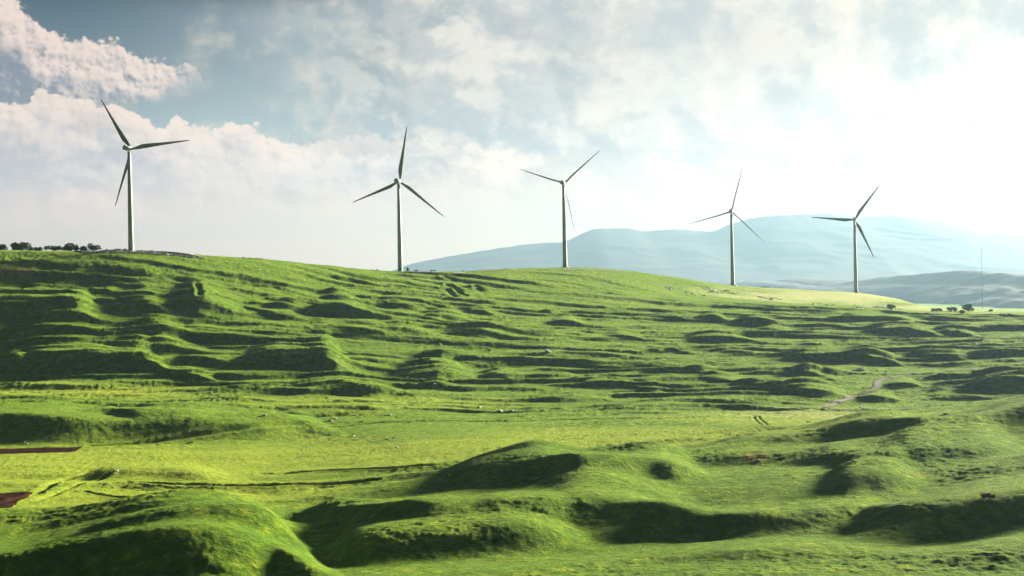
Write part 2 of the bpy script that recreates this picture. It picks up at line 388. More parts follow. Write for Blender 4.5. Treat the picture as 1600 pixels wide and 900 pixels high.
CREST = [
 # slope deg, (px, crest, foot) ...   far hillside
 (30, [(-60,466,490),(0,468,495),(40,467,495),(75,466,488),(107,467,490),(133,472,491),(160,489,492)]),
 (30, [(171,462,466),(213,467,487),(240,474,492),(267,483,493),(290,494,498)]),
 (30, [(251,474,476),(267,469,483),(293,465,496),(315,465,500),(335,470,500),(360,481,499),(400,491,498)]),
 (28, [(70,501,504),(107,497,510),(139,497,511),(165,506,510)]),
 (28, [(150,494,498),(200,493,500),(232,491,503),(267,493,505),(307,498,506),(350,502,506),(400,502,504)]),
 (30, [(230,508,512),(260,509,520),(285,511,530),(310,512,533),(340,517,534),(370,520,534),(400,522,534),(440,530,534)]),
 (28, [(-60,508,520),(0,509,522),(40,508,521),(62,512,520),(90,514,516)]),
 (28, [(-60,523,533),(0,524,534),(60,523,533),(120,522,531),(155,526,527)]),
 (28, [(-60,536,543),(0,536,543),(107,536,542),(173,531,540),(213,530,540),(253,532,536),(280,535,537)]),
 (28, [(150,519,521),(180,517,528),(210,520,525)]),
 (28, [(-60,556,570),(0,553,566),(40,551,583),(80,545,586),(120,542,588),(160,545,589),(200,551,588),(227,558,587),(250,570,586),(262,580,584)]),
 (30, [(-60,570,588),(0,569,590),(21,570,590),(40,576,589),(46,586,588)]),
 (26, [(230,566,572),(240,568,584),(270,577,594),(307,583,600),(333,592,604),(360,600,606),(380,604,607)]),
 (28, [(375,560,566),(400,553,574),(440,549,578),(475,549,582),(510,551,586),(528,561,588),(545,575,586)]),
 (17, [(370,606,612),(400,604,618),(440,601,622),(472,597,617),(501,592,617),(533,591,621),(560,597,624),(587,604,627),(613,611,622)]),
 (30, [(590,602,604),(613,588,604),(640,581,600),(667,577,596),(693,575,590),(720,576,580)]),
 (28, [(615,608,611),(640,602,612),(667,595,612),(690,592,610),(710,602,606)]),
 (30, [(748,584,590),(765,581,600),(790,580,604),(815,584,601),(845,582,595),(880,583,589),(905,587,590)]),
 (30, [(483,493,496),(496,484,500),(517,480,502),(544,479,500),(570,481,493),(600,487,491)]),
 (30, [(515,501,503),(530,499,504),(545,500,505),(557,503,505)]),
 (28, [(500,464,468),(517,457,470),(540,460,470),(565,469,471)]),
 (28, [(424,479,480),(436,474,486),(450,477,486),(458,483,485)]),
 (28, [(375,480,484),(400,480,492),(430,488,500),(460,492,504),(480,499,502)]),
 (28, [(588,473,475),(605,470,480),(618,471,487),(640,473,482),(683,478,480)]),
 (30, [(645,498,500),(661,490,501),(683,488,503),(707,491,503),(728,497,503),(745,503,505)]),
 (28, [(718,486,487),(735,482,490),(760,485,495),(780,493,497)]),
 (28, [(456,514,516),(480,508,516),(512,505,517),(560,508,517),(590,508,520),(627,508,524),(655,513,524),(675,521,523)]),
 (28, [(470,521,524),(500,519,530),(540,519,531),(573,520,530),(620,525,529)]),
 (28, [(662,527,529),(688,521,530),(720,516,530),(747,515,528),(773,517,525),(800,522,525)]),
 (28, [(500,536,538),(560,532,537),(600,531,535),(640,530,540),(680,531,543),(720,532,544),(760,533,543),(800,535,541),(850,538,541)]),
 (28, [(380,547,549),(400,545,550),(450,545,549),(490,546,547)]),
 (18, [(640,556,560),(680,552,562),(720,556,566),(760,560,562)]),
 (28, [(620,564,566),(655,562,574),(700,562,574),(715,567,572)]),
 (30, [(855,503,506),(880,498,511),(900,500,512),(917,508,512)]),
 (28, [(812,484,485),(825,481,489),(843,484,489),(870,488,494),(885,494,496)]),
 (30, [(945,525,526),(960,521,531),(980,522,534),(1000,528,537),(1030,534,538)]),
 (26, [(872,523,524),(895,519,528),(925,524,528)]),
 (30, [(1064,531,532),(1085,524,537),(1115,522,538),(1145,524,538),(1175,530,538),(1210,537,540)]),
 (28, [(1090,494,497),(1105,489,506),(1125,491,508),(1140,500,507)]),
 (28, [(1012,495,496),(1030,492,500),(1055,492,504),(1075,499,505)]),
 (28, [(1140,503,506),(1160,494,510),(1180,493,512),(1210,499,512),(1237,509,511)]),
 (28, [(1180,512,514),(1200,512,520),(1225,514,523),(1255,520,523)]),
 (28, [(1120,549,550),(1140,546,556),(1165,547,557),(1190,552,556)]),
 (22, [(970,539,541),(1010,540,546),(1040,543,552),(1070,547,556),(1100,553,556)]),
 (22, [(800,540,545),(850,537,543),(900,539,541)]),
 (22, [(800,552,556),(840,552,556),(880,554,559),(960,556,562),(1010,560,563)]),
 (26, [(1020,576,578),(1060,575,582),(1100,578,590),(1140,584,592),(1165,590,592)]),
 (26, [(1060,571,572),(1100,568,572),(1140,571,580),(1180,578,588),(1205,585,590)]),
 (28, [(1060,592,594),(1110,590,597),(1150,592,604),(1190,596,612),(1220,599,618),(1250,601,624),(1280,604,631),(1305,608,631),(1320,618,622)]),
 (18, [(985,606,608),(1010,603,622),(1035,606,622),(1060,608,612)]),
 (16, [(800,588,596),(880,592,605),(930,592,612),(980,595,614),(1000,604,612)]),
 (16, [(700,622,625),(760,622,630),(800,624,632),(850,623,634),(900,621,634),(925,620,633),(960,625,632),(1000,629,631),(1040,625,630),(1080,626,632),(1110,629,631)]),
 (28, [(1232,488,489),(1245,486,492),(1280,484,493),(1310,486,490)]),
 (28, [(1272,499,502),(1290,494,506),(1330,493,508),(1375,492,507),(1410,492,502),(1430,498,500)]),
 (28, [(1345,520,522),(1360,513,526),(1385,509,528),(1410,508,529),(1440,513,530),(1465,521,530),(1480,528,530)]),
 (28, [(1430,492,493),(1450,492,503),(1490,494,504),(1515,499,502)]),
 (28, [(1465,509,510),(1490,503,510),(1530,504,509)]),
 (28, [(1455,514,516),(1480,514,526),(1510,518,531),(1540,528,532)]),
 (28, [(1248,539,540),(1258,535,544),(1275,534,544),(1295,539,543)]),
 (30, [(1213,557,558),(1240,551,566),(1280,549,567),(1320,549,569),(1350,550,572),(1380,556,574),(1403,566,574),(1413,573,575)]),
 (30, [(1405,551,553),(1425,549,560),(1450,550,567),(1475,551,568),(1500,556,567),(1520,564,566)]),
 (28, [(1520,554,555),(1533,552,560),(1550,553,561),(1567,560,561)]),
 (28, [(1502,543,544),(1525,538,544),(1555,536,544),(1580,540,542)]),
 (28, [(1240,576,580),(1250,576,592),(1275,579,593),(1290,588,590)]),
 (28, [(1275,595,596),(1295,590,597),(1315,595,597)]),
 (30, [(1377,602,605),(1390,597,609),(1415,595,609),(1432,598,609),(1442,607,608)]),
 (28, [(1170,590,591),(1200,590,596),(1228,595,596)]),
 (18, [(1440,620,623),(1470,614,626),(1510,616,628),(1550,621,628)]),
 (22, [(1460,590,592),(1500,580,592),(1550,579,592),(1600,577,590),(1700,576,590)]),
 (24, [(1480,606,608),(1520,597,618),(1560,593,622),(1600,590,620),(1700,588,620)]),
 (22, [(1330,621,624),(1360,616,632),(1390,618,632),(1410,626,630)]),
 # valley floor
 (24, [(77,644,645),(110,641,648),(140,639,645),(180,638,648),(210,638,653),(250,638,651),(300,640,646),(330,643,645)]),
 (25, [(-60,646,690),(0,646,692),(60,646,695),(120,650,695),(180,655,693),(240,655,690),(300,652,688),(360,655,686),(420,660,680),(460,668,673)]),
 (26, [(320,651,652),(360,645,658),(400,646,659),(450,648,655),(487,656,658)]),
 (15, [(120,749,752),(150,742,760),(190,736,757),(240,735,756),(290,737,758),(330,744,759),(380,754,758)]),
 (26, [(200,753,755),(300,756,760),(400,759,763),(480,757,761),(560,755,757)]),
 (24, [(400,741,743),(450,739,745),(500,735,743),(545,733,738),(575,736,738)]),
 # near slopes
 (30, [(455,783,785),(500,774,783),(550,762,776),(617,754,764),(670,749,755),(700,746,748)]),
 (29, [(640,752,758),(697,742,766),(733,735,769),(777,726,771),(817,717,766),(850,711,760),(885,707,752),(933,706,748),(987,709,750),(1027,714,754),(1056,722,756),(1080,730,752)], 0.10),
 (29, [(950,724,726),(1000,716,722),(1040,708,722),(1090,699,722),(1130,690,720),(1180,680,708),(1250,677,702),(1300,665,690),(1350,655,686),(1390,650,682),(1440,651,680),(1500,647,676),(1560,640,672),(1600,632,668),(1750,606,655)], 0.4),
 (28, [(690,885,888),(733,863,884),(783,855,882),(850,848,876),(910,837,862),(960,826,846),(1010,816,838),(1080,809,838),(1150,802,838),(1240,795,830),(1290,792,824),(1350,790,818),(1450,789,814),(1530,783,806),(1600,772,800),(1700,762,795)], 0.3),
 (27, [(1240,868,870),(1300,848,864),(1360,833,862),(1410,820,862),(1460,810,860),(1500,799,852),(1533,788,844),(1567,780,838),(1600,773,834),(1700,764,828)], 0.3),
 (21, [(860,884,886),(940,876,886),(1000,871,886),(1060,866,886),(1110,861,886),(1167,858,888),(1250,856,886),(1330,858,880),(1400,865,882),(1490,871,888),(1530,866,890),(1570,860,890),(1640,852,886),(1750,846,884)], 0.3),
 (24, [(1010,696,697),(1040,687,694),(1075,679,690),(1100,675,684),(1140,669,676),(1183,663,670),(1217,665,669),(1245,668,670)]),
 (26, [(1030,712,713),(1060,708,716),(1090,706,720),(1120,711,724),(1145,720,727),(1158,727,729)]),
 (23, [(1195,731,736),(1233,722,738),(1280,717,740),(1333,708,735),(1383,702,730),(1433,697,720),(1500,695,715),(1570,695,712)]),
 (19, [(1290,772,780),(1305,750,783),(1335,742,784),(1365,741,781),(1395,742,775),(1425,755,764)]),
 (24, [(1140,766,767),(1165,756,768),(1190,755,767),(1213,764,766)]),
 (27, [(470,807,809),(500,797,811),(533,791,815),(583,786,818),(630,783,820),(667,783,821),(717,785,820),(783,777,814),(850,775,811),(920,775,801),(985,778,800),(1040,782,805),(1085,787,803),(1110,793,796)]),
 (28, [(100,850,851),(150,820,838),(200,808,829),(250,800,820),(300,793,816),(350,790,806),(390,790,800),(430,794,796)]),
 (26, [(-40,828,834),(0,829,834),(40,825,829),(83,824,825)]),
 (28, [(518,862,866),(530,846,878),(567,837,892),(617,830,890),(700,825,878),(750,823,860),(783,820,855),(833,822,848),(883,832,836)]),
 (25, [(-80,874,950),(0,869,950),(60,860,950),(93,853,950),(150,841,950),(200,831,945),(250,822,938),(300,818,920),(350,821,898),(385,830,884),(420,845,878),(470,868,882),(500,884,890)]),
]
HB = B.copy()
NEAR0 = 71       # first index of the valley floor crests


def add_crest(H, slope, pts, dmin, dmax, mul, soft, glim):
    a = np.array(pts, float)
    x0, yc = unroll(a[:, 0], a[:, 1]); x1, yf = unroll(a[:, 0], a[:, 2])
    x_, ex = x0.copy(), min(max(14.0, 0.16 * (x0[-1] - x0[0])), 28.0)
    gl_, gr_ = (yc[1] - yc[0]) / (x0[1] - x0[0]), (yc[-1] - yc[-2]) / (x0[-1] - x0[-2])
    er = ex * 2.2
    x0 = np.concatenate([[x0[0] - ex], x0, [x0[-1] + er]]); x1 = np.concatenate([[x1[0] - ex], x1, [x1[-1] + er]])
    yc = np.concatenate([[yc[0] + min(max(-gl_, 0.0), 0.12) * ex], yc, [yc[-1] + min(max(gr_, 0.02), 0.10) * er]])
    yf = np.concatenate([[yc[0] + 1.0], yf, [yc[-1] + 1.0]])
    ix = np.where((PXC >= x0[0]) & (PXC <= x0[-1]) & (np.abs(AZ) < rad(37)))[0]
    if len(ix) < 4: return
    px = PXC[ix]
    cy_, fy_ = pchip(x0, yc, px), pchip(x0, yf, px)
    r = (Srow >= dmin) & (Srow <= dmax); r0 = np.argmax(r)
    Bs = HB[ix][:, r]; Ss = Srow[r]
    PY = H0 - F * Bs / Ss[None, :]
    hit = PY <= fy_[:, None]
    j = np.argmax(hit, axis=1); j = np.where(hit.any(axis=1), j, len(Ss) - 1)
    j = np.clip(j, 1, len(Ss) - 1)
    k = np.arange(len(ix))
    p0, p1 = PY[k, j - 1], PY[k, j]
    t = np.clip((p0 - fy_) / np.maximum(p0 - p1, 1e-6), 0, 1)
    sf = Ss[j - 1] + t * (Ss[j] - Ss[j - 1])
    sf = gsmooth(sf, 9)
    tanS = math.tan(rad(slope)) * (mul if slope > 21 else min(mul, 1.1))
    fh = np.maximum(fy_ - cy_, 0.3) / F * sf
    Lf = fh / (tanS + (cy_ - H0) / F) + 0.5
    sc = sf + Lf
    n = len(ix)
    # a dark face never looks towards the sun: keep the crest line from running away to the right
    gr = np.clip(np.diff(sc) / (sc[1:] / F * 1.3), -1.3, glim)
    sl_ = np.concatenate([[0], np.cumsum(gr * sc[1:] / F * 1.3)])
    w_ = fh ** 2
    sc = sl_ + ((sc - sl_) * w_).sum() / w_.sum()
    sc = gsmooth(sc, 5)

    def look(A):
        jj = np.clip(np.searchsorted(Srow, sc), 1, NR - 1)
        tt = (sc - Srow[jj - 1]) / (Srow[jj] - Srow[jj - 1])
        return A[ix, jj - 1] * (1 - tt) + A[ix, jj] * tt, jj
    cur, jj = look(H)
    target = (H0 - cy_) * sc / F
    amp = np.maximum(target - cur, 0.0)
    e = np.clip(np.minimum(k / (8 + min((0.12 if soft == 3 else 0.2) * n, 40)), (n - 1 - k) / (10 + min((0.2 if soft == 3 else 0.34) * n, 60))), 0, 1)
    amp = gsmooth(np.minimum(amp, np.percentile(amp, 97)) * e * e * (3 - 2 * e), 4 + 0.02 * n)
    amp *= (0.82 if soft == 0 else 1.0) * np.clip(np.minimum(k, n - 1 - k) / (4 + 0.04 * n), 0, 1)
    j0 = np.clip(jj - 25, 0, NR - 1)
    bs = np.clip((HB[ix, jj] - HB[ix, j0]) / (Srow[jj] - Srow[j0]), -0.1, 0.55 * tanS)
    Lf = 1.45 * gsmooth(amp / (tanS - bs), 3) + 1.0
    sf = sc - Lf
    Lb = 1.4 * Lf + 6 + amp * (3 + 10 * np.clip((cy_ - 425) / 60, 0, 1))
    s = Srow[None, :]
    tf = np.clip((s - sf[:, None]) / Lf[:, None], 0, 1)
    front = 0.35 * tf + 0.95 * tf * tf - 0.30 * tf ** 4
    tb = np.clip((s - sc[:, None]) / Lb[:, None], 0, 1)
    back = 1 - tb * tb * (3 - 2 * tb)
    add = amp[:, None] * np.where(s < sc[:, None], front, back)
    for q in range(soft):
        kq = 11; cs = np.cumsum(np.pad(add, ((0, 0), (kq // 2 + 1, kq // 2)), mode='edge'), axis=1); add = (cs[:, kq:] - cs[:, :-kq]) / kq
    H[ix] += add; HB[ix] += add


for i, (sl, pts, *gq) in sorted(enumerate(CREST), key=lambda q: -np.mean([p[2] for p in q[1][1]])):
    glim = gq[0] if gq else 0.08
    mpy = np.mean([p[2] for p in pts])
    if i < NEAR0: add_crest(H, sl, pts, 600, 1560, 1.35, 0, glim)
    elif mpy < 765 and pts[-1][0] < 620: add_crest(H, sl, pts, 380, 800, 1.15, 1, glim)
    else: add_crest(H, sl, pts, 232, 560, 1.42, 3, glim)

# furrows of the field on the left of the valley floor
fur = np.clip((PXC + 250) / 100, 0, 1)[:, None] * np.clip((330 - PXC) / 50, 0, 1)[:, None] * \
    np.exp(-((S2 - 518) / 45.0) ** 4)
H += fur * 0.025 * np.sin((XX + 0.21 * YY + 2.5 * perlin(XX / 60, YY / 60, 77)) * 2 * math.pi / 3.3)
fur2 = np.clip((PXC + 250) / 100, 0, 1)[:, None] * np.clip((290 - PXC) / 50, 0, 1)[:, None] * np.exp(-((S2 - 775) / 45.0) ** 4)
H += fur2 * 0.025 * np.sin((XX + 0.2 * YY + 2.5 * perlin(XX / 60, YY / 60, 78)) * 2 * math.pi / 4.4)
# gully scars under the second turbine
# tufts and small unevenness
m = near * (S2 > 200)
rough = (1 - 0.5 * spur[None, :]) * 0.55 + 0.45 * np.clip(perlin(XX / 45, YY / 30, 61) * 2.0 + 0.3, 0, 1)
flat = 1 - 0.45 * np.exp(-((S2 - 560) / 90.0) ** 4) * np.clip((900 - PXC) / 200, 0, 1)[:, None]
H += m * rough * flat * (0.27 * perlin(XX / 6.3, YY / 4.6, 41) + 0.24 * perlin(XX / 2.7, YY / 2.2, 42) + 0.14 * perlin(XX / 1.15, YY / 1.15, 43))
far = np.clip((S2 - 2300) / 3000, 0, 1)
H += far * 7 * perlin(XX / 900, YY / 900, 51)
H += np.clip((S2 - 1650) / 300, 0, 1) * (1 - far) * 2.5 * perlin(XX / 130, YY / 130, 52)



def hit(px, py, dmin):
    qx, qy = (float(q) for q in unroll(px, py))
    i = int(np.argmin(np.abs(PXC - qx) + (np.abs(AZ) > rad(30)) * 1e6))
    PY = H0 - F * H[i] / Srow
    ok = np.where((Srow >= dmin) & (PY <= qy))[0]
    s_ = Srow[ok[0]]
    return (qx - 800) / F * s_, s_


def carve(pix, dmin, width, depth):
    """ditch, worn track or gully cut into the ground along a line"""
    p_ = np.array([hit(a, b, dmin) for a, b in pix])
    q_ = np.linspace(0, len(p_) - 1, len(p_) * 6); k_ = np.arange(len(p_))
    p_ = np.stack([gsmooth(np.interp(q_, k_, p_[:, i]), 2.0) for i in range(2)], -1)
    j0, j1 = np.searchsorted(Srow, [p_[:, 1].min() - 8, p_[:, 1].max() + 8])
    a_ = p_[:, 0] / p_[:, 1]
    ii = np.where((np.tan(azc) > a_.min() - 0.02) & (np.tan(azc) < a_.max() + 0.02) & (np.abs(AZ) < rad(37)))[0]
    i0, i1 = ii[0], ii[-1] + 1
    x_, y_ = XX[i0:i1, j0:j1], YY[i0:i1, j0:j1]
    best = np.full(x_.shape, 1e9)
    for (ax, ay), (bx, by) in zip(p_[:-1], p_[1:]):
        L2 = (bx - ax) ** 2 + (by - ay) ** 2 + 1e-9
        t_ = np.clip(((x_ - ax) * (bx - ax) + (y_ - ay) * (by - ay)) / L2, 0, 1)
        best = np.minimum(best, (x_ - ax - t_ * (bx - ax)) ** 2 + (y_ - ay - t_ * (by - ay)) ** 2)
    wv = width * (1 + 0.5 * perlin(x_ / 9, y_ / 9, 5))
    H[i0:i1, j0:j1] -= depth * np.exp(-best / wv ** 2) - 0.35 * depth * np.exp(-(np.sqrt(best) - 2.2 * wv) ** 2 / wv ** 2)


carve([(130, 698), (250, 690), (380, 672), (500, 664), (600, 659), (750, 658), (900, 655), (1010, 653)], 560, 1.5, 0.7)
carve([(190, 752), (250, 756), (330, 758), (400, 759), (500, 757), (600, 749)], 430, 1.2, 0.6)
carve([(0, 801), (50, 775), (95, 750), (150, 735)], 400, 1.3, 0.55)
carve([(20, 806), (70, 780), (120, 755), (170, 740)], 400, 1.1, 0.4)
carve([(125, 767), (200, 779), (290, 792)], 385, 0.9, 0.4)
carve([(400, 741), (470, 738), (520, 734), (600, 733), (680, 727)], 450, 1.2, 0.5)
carve([(1178, 651), (1180, 656), (1186, 661), (1194, 666)], 560, 0.7, 0.35)
carve([(1184, 649), (1187, 655), (1193, 660), (1200, 665)], 560, 0.7, 0.35)
carve([(694, 432), (704, 436), (716, 441)], 1000, 2.2, 1.3)
carve([(697, 443), (708, 449), (717, 456), (724, 463)], 1000, 2.4, 1.6)
carve([(699, 453), (706, 459), (712, 464)], 1000, 2.4, 1.6)
carve([(743, 446), (748, 450), (752, 456)], 1000, 2.2, 1.5)
carve([(308, 444), (311, 452), (313, 462)], 950, 1.6, 1.4)
carve([(800, 671), (900, 662), (1000, 655), (1130, 650), (1240, 641)], 585, 1.0, 0.45)

HW = H + CZ


def ground(x, y):
    """height of the finished ground"""
    a = np.arctan2(x, y); ac = np.clip(a, rad(-38), rad(38))
    s = np.hypot(x, y) * np.cos(ac)
    i = np.clip(np.searchsorted(AZ, a) - 1, 0, NC - 2); j = np.clip(np.searchsorted(Srow, s) - 1, 0, NR - 2)
    u = (a - AZ[i]) / (AZ[i + 1] - AZ[i]); v = (s - Srow[j]) / (Srow[j + 1] - Srow[j])
    return (HW[i, j] * (1 - u) * (1 - v) + HW[i + 1, j] * u * (1 - v) + HW[i, j + 1] * (1 - u) * v + HW[i + 1, j + 1] * u * v)


def locate(px, py, dmin=240.0, dmax=1700.0):
    """first ground point met by the sight line of a photograph pixel beyond dmin -> x, y, z"""
    qx, qy = unroll(px, py); qx = float(qx); qy = float(qy)
    a = math.atan((qx - 800) / F)
    i = int(np.clip(np.searchsorted(AZ, a), 1, NC - 1))
    PY = H0 - F * (H[i] * 0.5 + H[i - 1] * 0.5) / Srow
    ok = np.where((Srow >= dmin) & (Srow <= dmax) & (PY <= qy))[0]
    if len(ok): s = Srow[ok[0]]
    else:
        r = (Srow >= dmin) & (Srow <= dmax); s = Srow[r][np.argmin(PY[r])]
    x = (qx - 800) / F * s
    return float(x), float(s), float(ground(np.array([x]), np.array([s]))[0])


# ------------------------------------------------------------------ materials
def new_mat(name):
    m = bpy.data.materials.new(name); m.use_nodes = True
    m.node_tree.nodes.clear()
    nt = NT(m.node_tree)
    out = nt.n.new('ShaderNodeOutputMaterial')
    p = nt.n.new('ShaderNodeBsdfPrincipled'); nt.l.new(p.outputs[0], out.inputs[0])
    return m, nt, p, out


def simple_mat(name, col, col2=None, scale=2.0, rough=0.7, bump=0.0, spec=0.3):
    m, nt, p, out = new_mat(name)
    tcn = nt.n.new('ShaderNodeTexCoord'); O = X(nt, tcn.outputs['Object'])
    n = nt.noise(O, scale, 5, 0.6)
    cc = nt.mix(nt.smooth(n, 0.3, 0.7), col, col2 or tuple(v * 0.7 for v in col))
    nt.put(p.inputs['Base Color'], cc)
    p.inputs['Roughness'].default_value = rough
    p.inputs['Specular IOR Level'].default_value = spec
    if bump:
        b = nt.n.new('ShaderNodeBump'); b.inputs['Strength'].default_value = 1.0; b.inputs['Distance'].default_value = bump
        nt.put(b.inputs['Height'], n); nt.l.new(b.outputs[0], p.inputs['Normal'])
    return m


gm, nt, p, gout = new_mat('meadow_grass')
tcn = nt.n.new('ShaderNodeTexCoord'); O = X(nt, tcn.outputs['Object'])
def scl(v, x, y, z=1.0): return nt.vmath('MULTIPLY', v, (x, y, z))
n_big = nt.noise(scl(O, 0.010, 0.016, 0.01), 1.0, 5, 0.6)
n_mid = nt.noise(scl(O, 0.05, 0.09, 0.05), 1.0, 6, 0.62)
n_fin = nt.noise(scl(O, 0.9, 1.1, 0.9), 1.0, 5, 0.7)
attr = nt.n.new('ShaderNodeAttribute'); attr.attribute_name = 'cover'
asep = nt.n.new('ShaderNodeSeparateColor'); nt.l.new(attr.outputs['Color'], asep.inputs[0])
a_field, a_pale, a_flower = (X(nt, asep.outputs[i]) for i in range(3))
g = nt.mix(nt.smooth(n_mid * 0.7 + n_big * 0.5, 0.42, 0.78), (0.042, 0.118, 0.004), (0.105, 0.172, 0.007))
g = nt.mix(nt.smooth(n_fin, 0.35, 0.75) * 0.6, g, (0.028, 0.082, 0.003))
n_tuft = nt.noise(scl(O, 0.30, 0.26, 0.3), 1.0, 6, 0.72)
g = nt.mix(nt.smooth(n_tuft, 0.54, 0.38) * 0.9, g, (0.022, 0.062, 0.003))
g = nt.mix(nt.smooth(n_tuft, 0.53, 0.66) * nt.smooth(n_mid, 0.35, 0.65, 0.25, 0.85), g, (0.27, 0.31, 0.014))
dry = nt.smooth(nt.noise(scl(O, 0.035, 0.06, 0.03), 1.0, 6, 0.7), 0.60, 0.74)
g = nt.mix(dry * 0.55, g, (0.20, 0.155, 0.045))
g = nt.mix(a_field * nt.smooth(n_tuft, 0.3, 0.6, 0.45, 1.0), g, nt.mix(nt.smooth(n_mid * 0.6 + n_fin * 0.5, 0.35, 0.75), (0.185, 0.240, 0.020), (0.280, 0.315, 0.030)))
g = nt.mix(a_pale * nt.smooth(n_fin, 0.2, 0.6, 0.7, 1.0), g, (0.37, 0.36, 0.20))
g = nt.mix(nt.smooth(a_flower + n_fin * 0.5, 0.7, 1.1), g, (0.34, 0.31, 0.02))
g = nt.mix(X(nt, attr.outputs['Alpha']) * nt.smooth(n_tuft, 0.35, 0.55), g, (0.30, 0.16, 0.055))
nt.put(p.inputs['Base Color'], g)
p.inputs['Roughness'].default_value = 1.0
p.inputs['Specular IOR Level'].default_value = 0.05
p.inputs['Sheen Weight'].default_value = 0.32
p.inputs['Sheen Roughness'].default_value = 0.45
p.inputs['Sheen Tint'].default_value = (0.50, 0.75, 0.10, 1)
b = nt.n.new('ShaderNodeBump'); b.inputs['Strength'].default_value = 1.0; b.inputs['Distance'].default_value = 0.8
nt.put(b.inputs['Height'], n_fin + n_tuft * 1.8); nt.l.new(b.outputs[0], p.inputs['Normal'])

steel = simple_mat('white_tower_paint', (0.25, 0.27, 0.285), (0.22, 0.24, 0.25), 0.15, 0.45)
blade_m = simple_mat('blade_paint', (0.13, 0.14, 0.133), (0.11, 0.12, 0.113), 0.2, 0.4)
red_m = simple_mat('red_blade_paint', (0.55, 0.035, 0.02), (0.45, 0.03, 0.02), 0.3, 0.45)
dark_m = simple_mat('dark_metal', (0.05, 0.055, 0.06), None, 2.0, 0.5)
conc = simple_mat('concrete', (0.42, 0.40, 0.36), (0.32, 0.30, 0.27), 1.2, 0.9, 0.05)
gravel_m = simple_mat('pale_gravel', (0.50, 0.43, 0.37), (0.30, 0.26, 0.22), 0.8, 0.95, 0.25)
rubble_m = simple_mat('grey_rubble', (0.55, 0.53, 0.50), (0.20, 0.21, 0.17), 0.9, 0.95, 0.5)
rock_m = simple_mat('limestone', (0.52, 0.51, 0.48), (0.34, 0.34, 0.33), 1.6, 0.9, 0.15)
dirt_m = simple_mat('dirt_track', (0.31, 0.29, 0.26), (0.20, 0.185, 0.16), 0.8, 1.0, 0.15, 0.05)
soil_m = simple_mat('ploughed_soil', (0.048, 0.022, 0.014), (0.024, 0.012, 0.008), 0.9, 1.0, 0.35, 0.0)
bark_m = simple_mat('bark', (0.09, 0.065, 0.045), None, 3.0, 0.9)
leaf_dark = simple_mat('dark_leaves', (0.030, 0.055, 0.018), (0.016, 0.034, 0.012), 1.2, 0.8)
leaf_mid = simple_mat('green_leaves', (0.13, 0.19, 0.06), (0.08, 0.13, 0.045), 1.2, 0.8)
leaf_yel = simple_mat('yellow_green_leaves', (0.16, 0.18, 0.03), (0.09, 0.12, 0.02), 1.2, 0.8)
leaf_red = simple_mat('russet_twigs', (0.17, 0.075, 0.045), (0.10, 0.05, 0.03), 2.0, 0.9)
mount_m = simple_mat('wooded_mountain', (0.014, 0.022, 0.02), (0.02, 0.026, 0.02), 0.004, 0.95)
hill_m = simple_mat('hill_woodland', (0.014, 0.028, 0.018), (0.035, 0.05, 0.028), 0.006, 0.95)


# ------------------------------------------------------------------ object helpers
def link_mesh(name, verts, faces, mat, parent=None, smooth=True):
    me = bpy.data.meshes.new(name)
    me.from_pydata([tuple(v) for v in verts], [], faces); me.update()
    if mat is not None:
        for mm in (mat if isinstance(mat, list) else [mat]): me.materials.append(mm)
    if smooth: me.polygons.foreach_set('use_smooth', [True] * len(me.polygons))
    o = bpy.data.objects.new(name, me); COL.objects.link(o)
    if parent: o.parent = parent
    return o


def grid_mesh(name, xs, ys, zs, mat, smooth=True, attrs=None, wrap=False):
    n, m = xs.shape
    co = np.stack([xs, ys, zs], axis=-1).reshape(-1, 3).astype(np.float32)
    i, j = np.meshgrid(np.arange(n if wrap else n - 1), np.arange(m - 1), indexing='ij')
    i2 = (i + 1) % n
    f = np.stack([i * m + j, i2 * m + j, i2 * m + j + 1, i * m + j + 1], axis=-1).reshape(-1, 4).astype(np.int32)
    me = bpy.data.meshes.new(name)
    me.vertices.add(len(co)); me.vertices.foreach_set('co', co.ravel())
    nf = len(f)
    me.loops.add(nf * 4); me.loops.foreach_set('vertex_index', f.ravel())
    me.polygons.add(nf); me.polygons.foreach_set('loop_start', np.arange(nf, dtype=np.int32) * 4)
    me.polygons.foreach_set('loop_total', np.full(nf, 4, np.int32))
    me.update(calc_edges=True)
    me.polygons.foreach_set('use_smooth', np.ones(nf, bool))
    if attrs is not None:
        at = me.color_attributes.new('cover', 'FLOAT_COLOR', 'POINT')
        at.data.foreach_set('color', attrs.reshape(-1, 4).astype(np.float32).ravel())
    me.materials.append(mat)
    o = bpy.data.objects.new(name, me); COL.objects.link(o)
    return o


def thing(name, label, cat, loc=(0, 0, 0), rz=0.0, group=None):
    o = bpy.data.objects.new(name, None); COL.objects.link(o)
    o.location = loc; o.rotation_euler = (0, 0, rz)
    o['label'] = label; o['category'] = cat
    if group: o['group'] = group
    return o


def tag(o, label, cat, group=None):
    o['label'] = label; o['category'] = cat
    if group: o['group'] = group
    return o


def structure(o): o['kind'] = 'structure'; return o


# ------------------------------------------------------------------ ground cover masks (what grows there) and the ground
def band(px, py0, py1, soft_=6.0):
    return px
PYG = H0 - F * B / S2                                       # level pixel row of the smooth ground
PXG = np.broadcast_to(PXC[:, None], PYG.shape)
dxr, dyr = PXG - 800, PYG - 450
cr, sr = math.cos(-ROLL), math.sin(-ROLL)
RX, RY = 800 + cr * dxr - sr * dyr, 450 + sr * dxr + cr * dyr   # back in photograph pixels
wob = perlin(XX / 40, YY / 25, 91)


def blob(cx, cy, rx, ry, s=0.35, k=0.25):
    d = np.sqrt(((RX - cx) / rx) ** 2 + ((RY - cy) / ry) ** 2) + wob * k
    return np.clip((1 + s - d) / (2 * s), 0, 1)

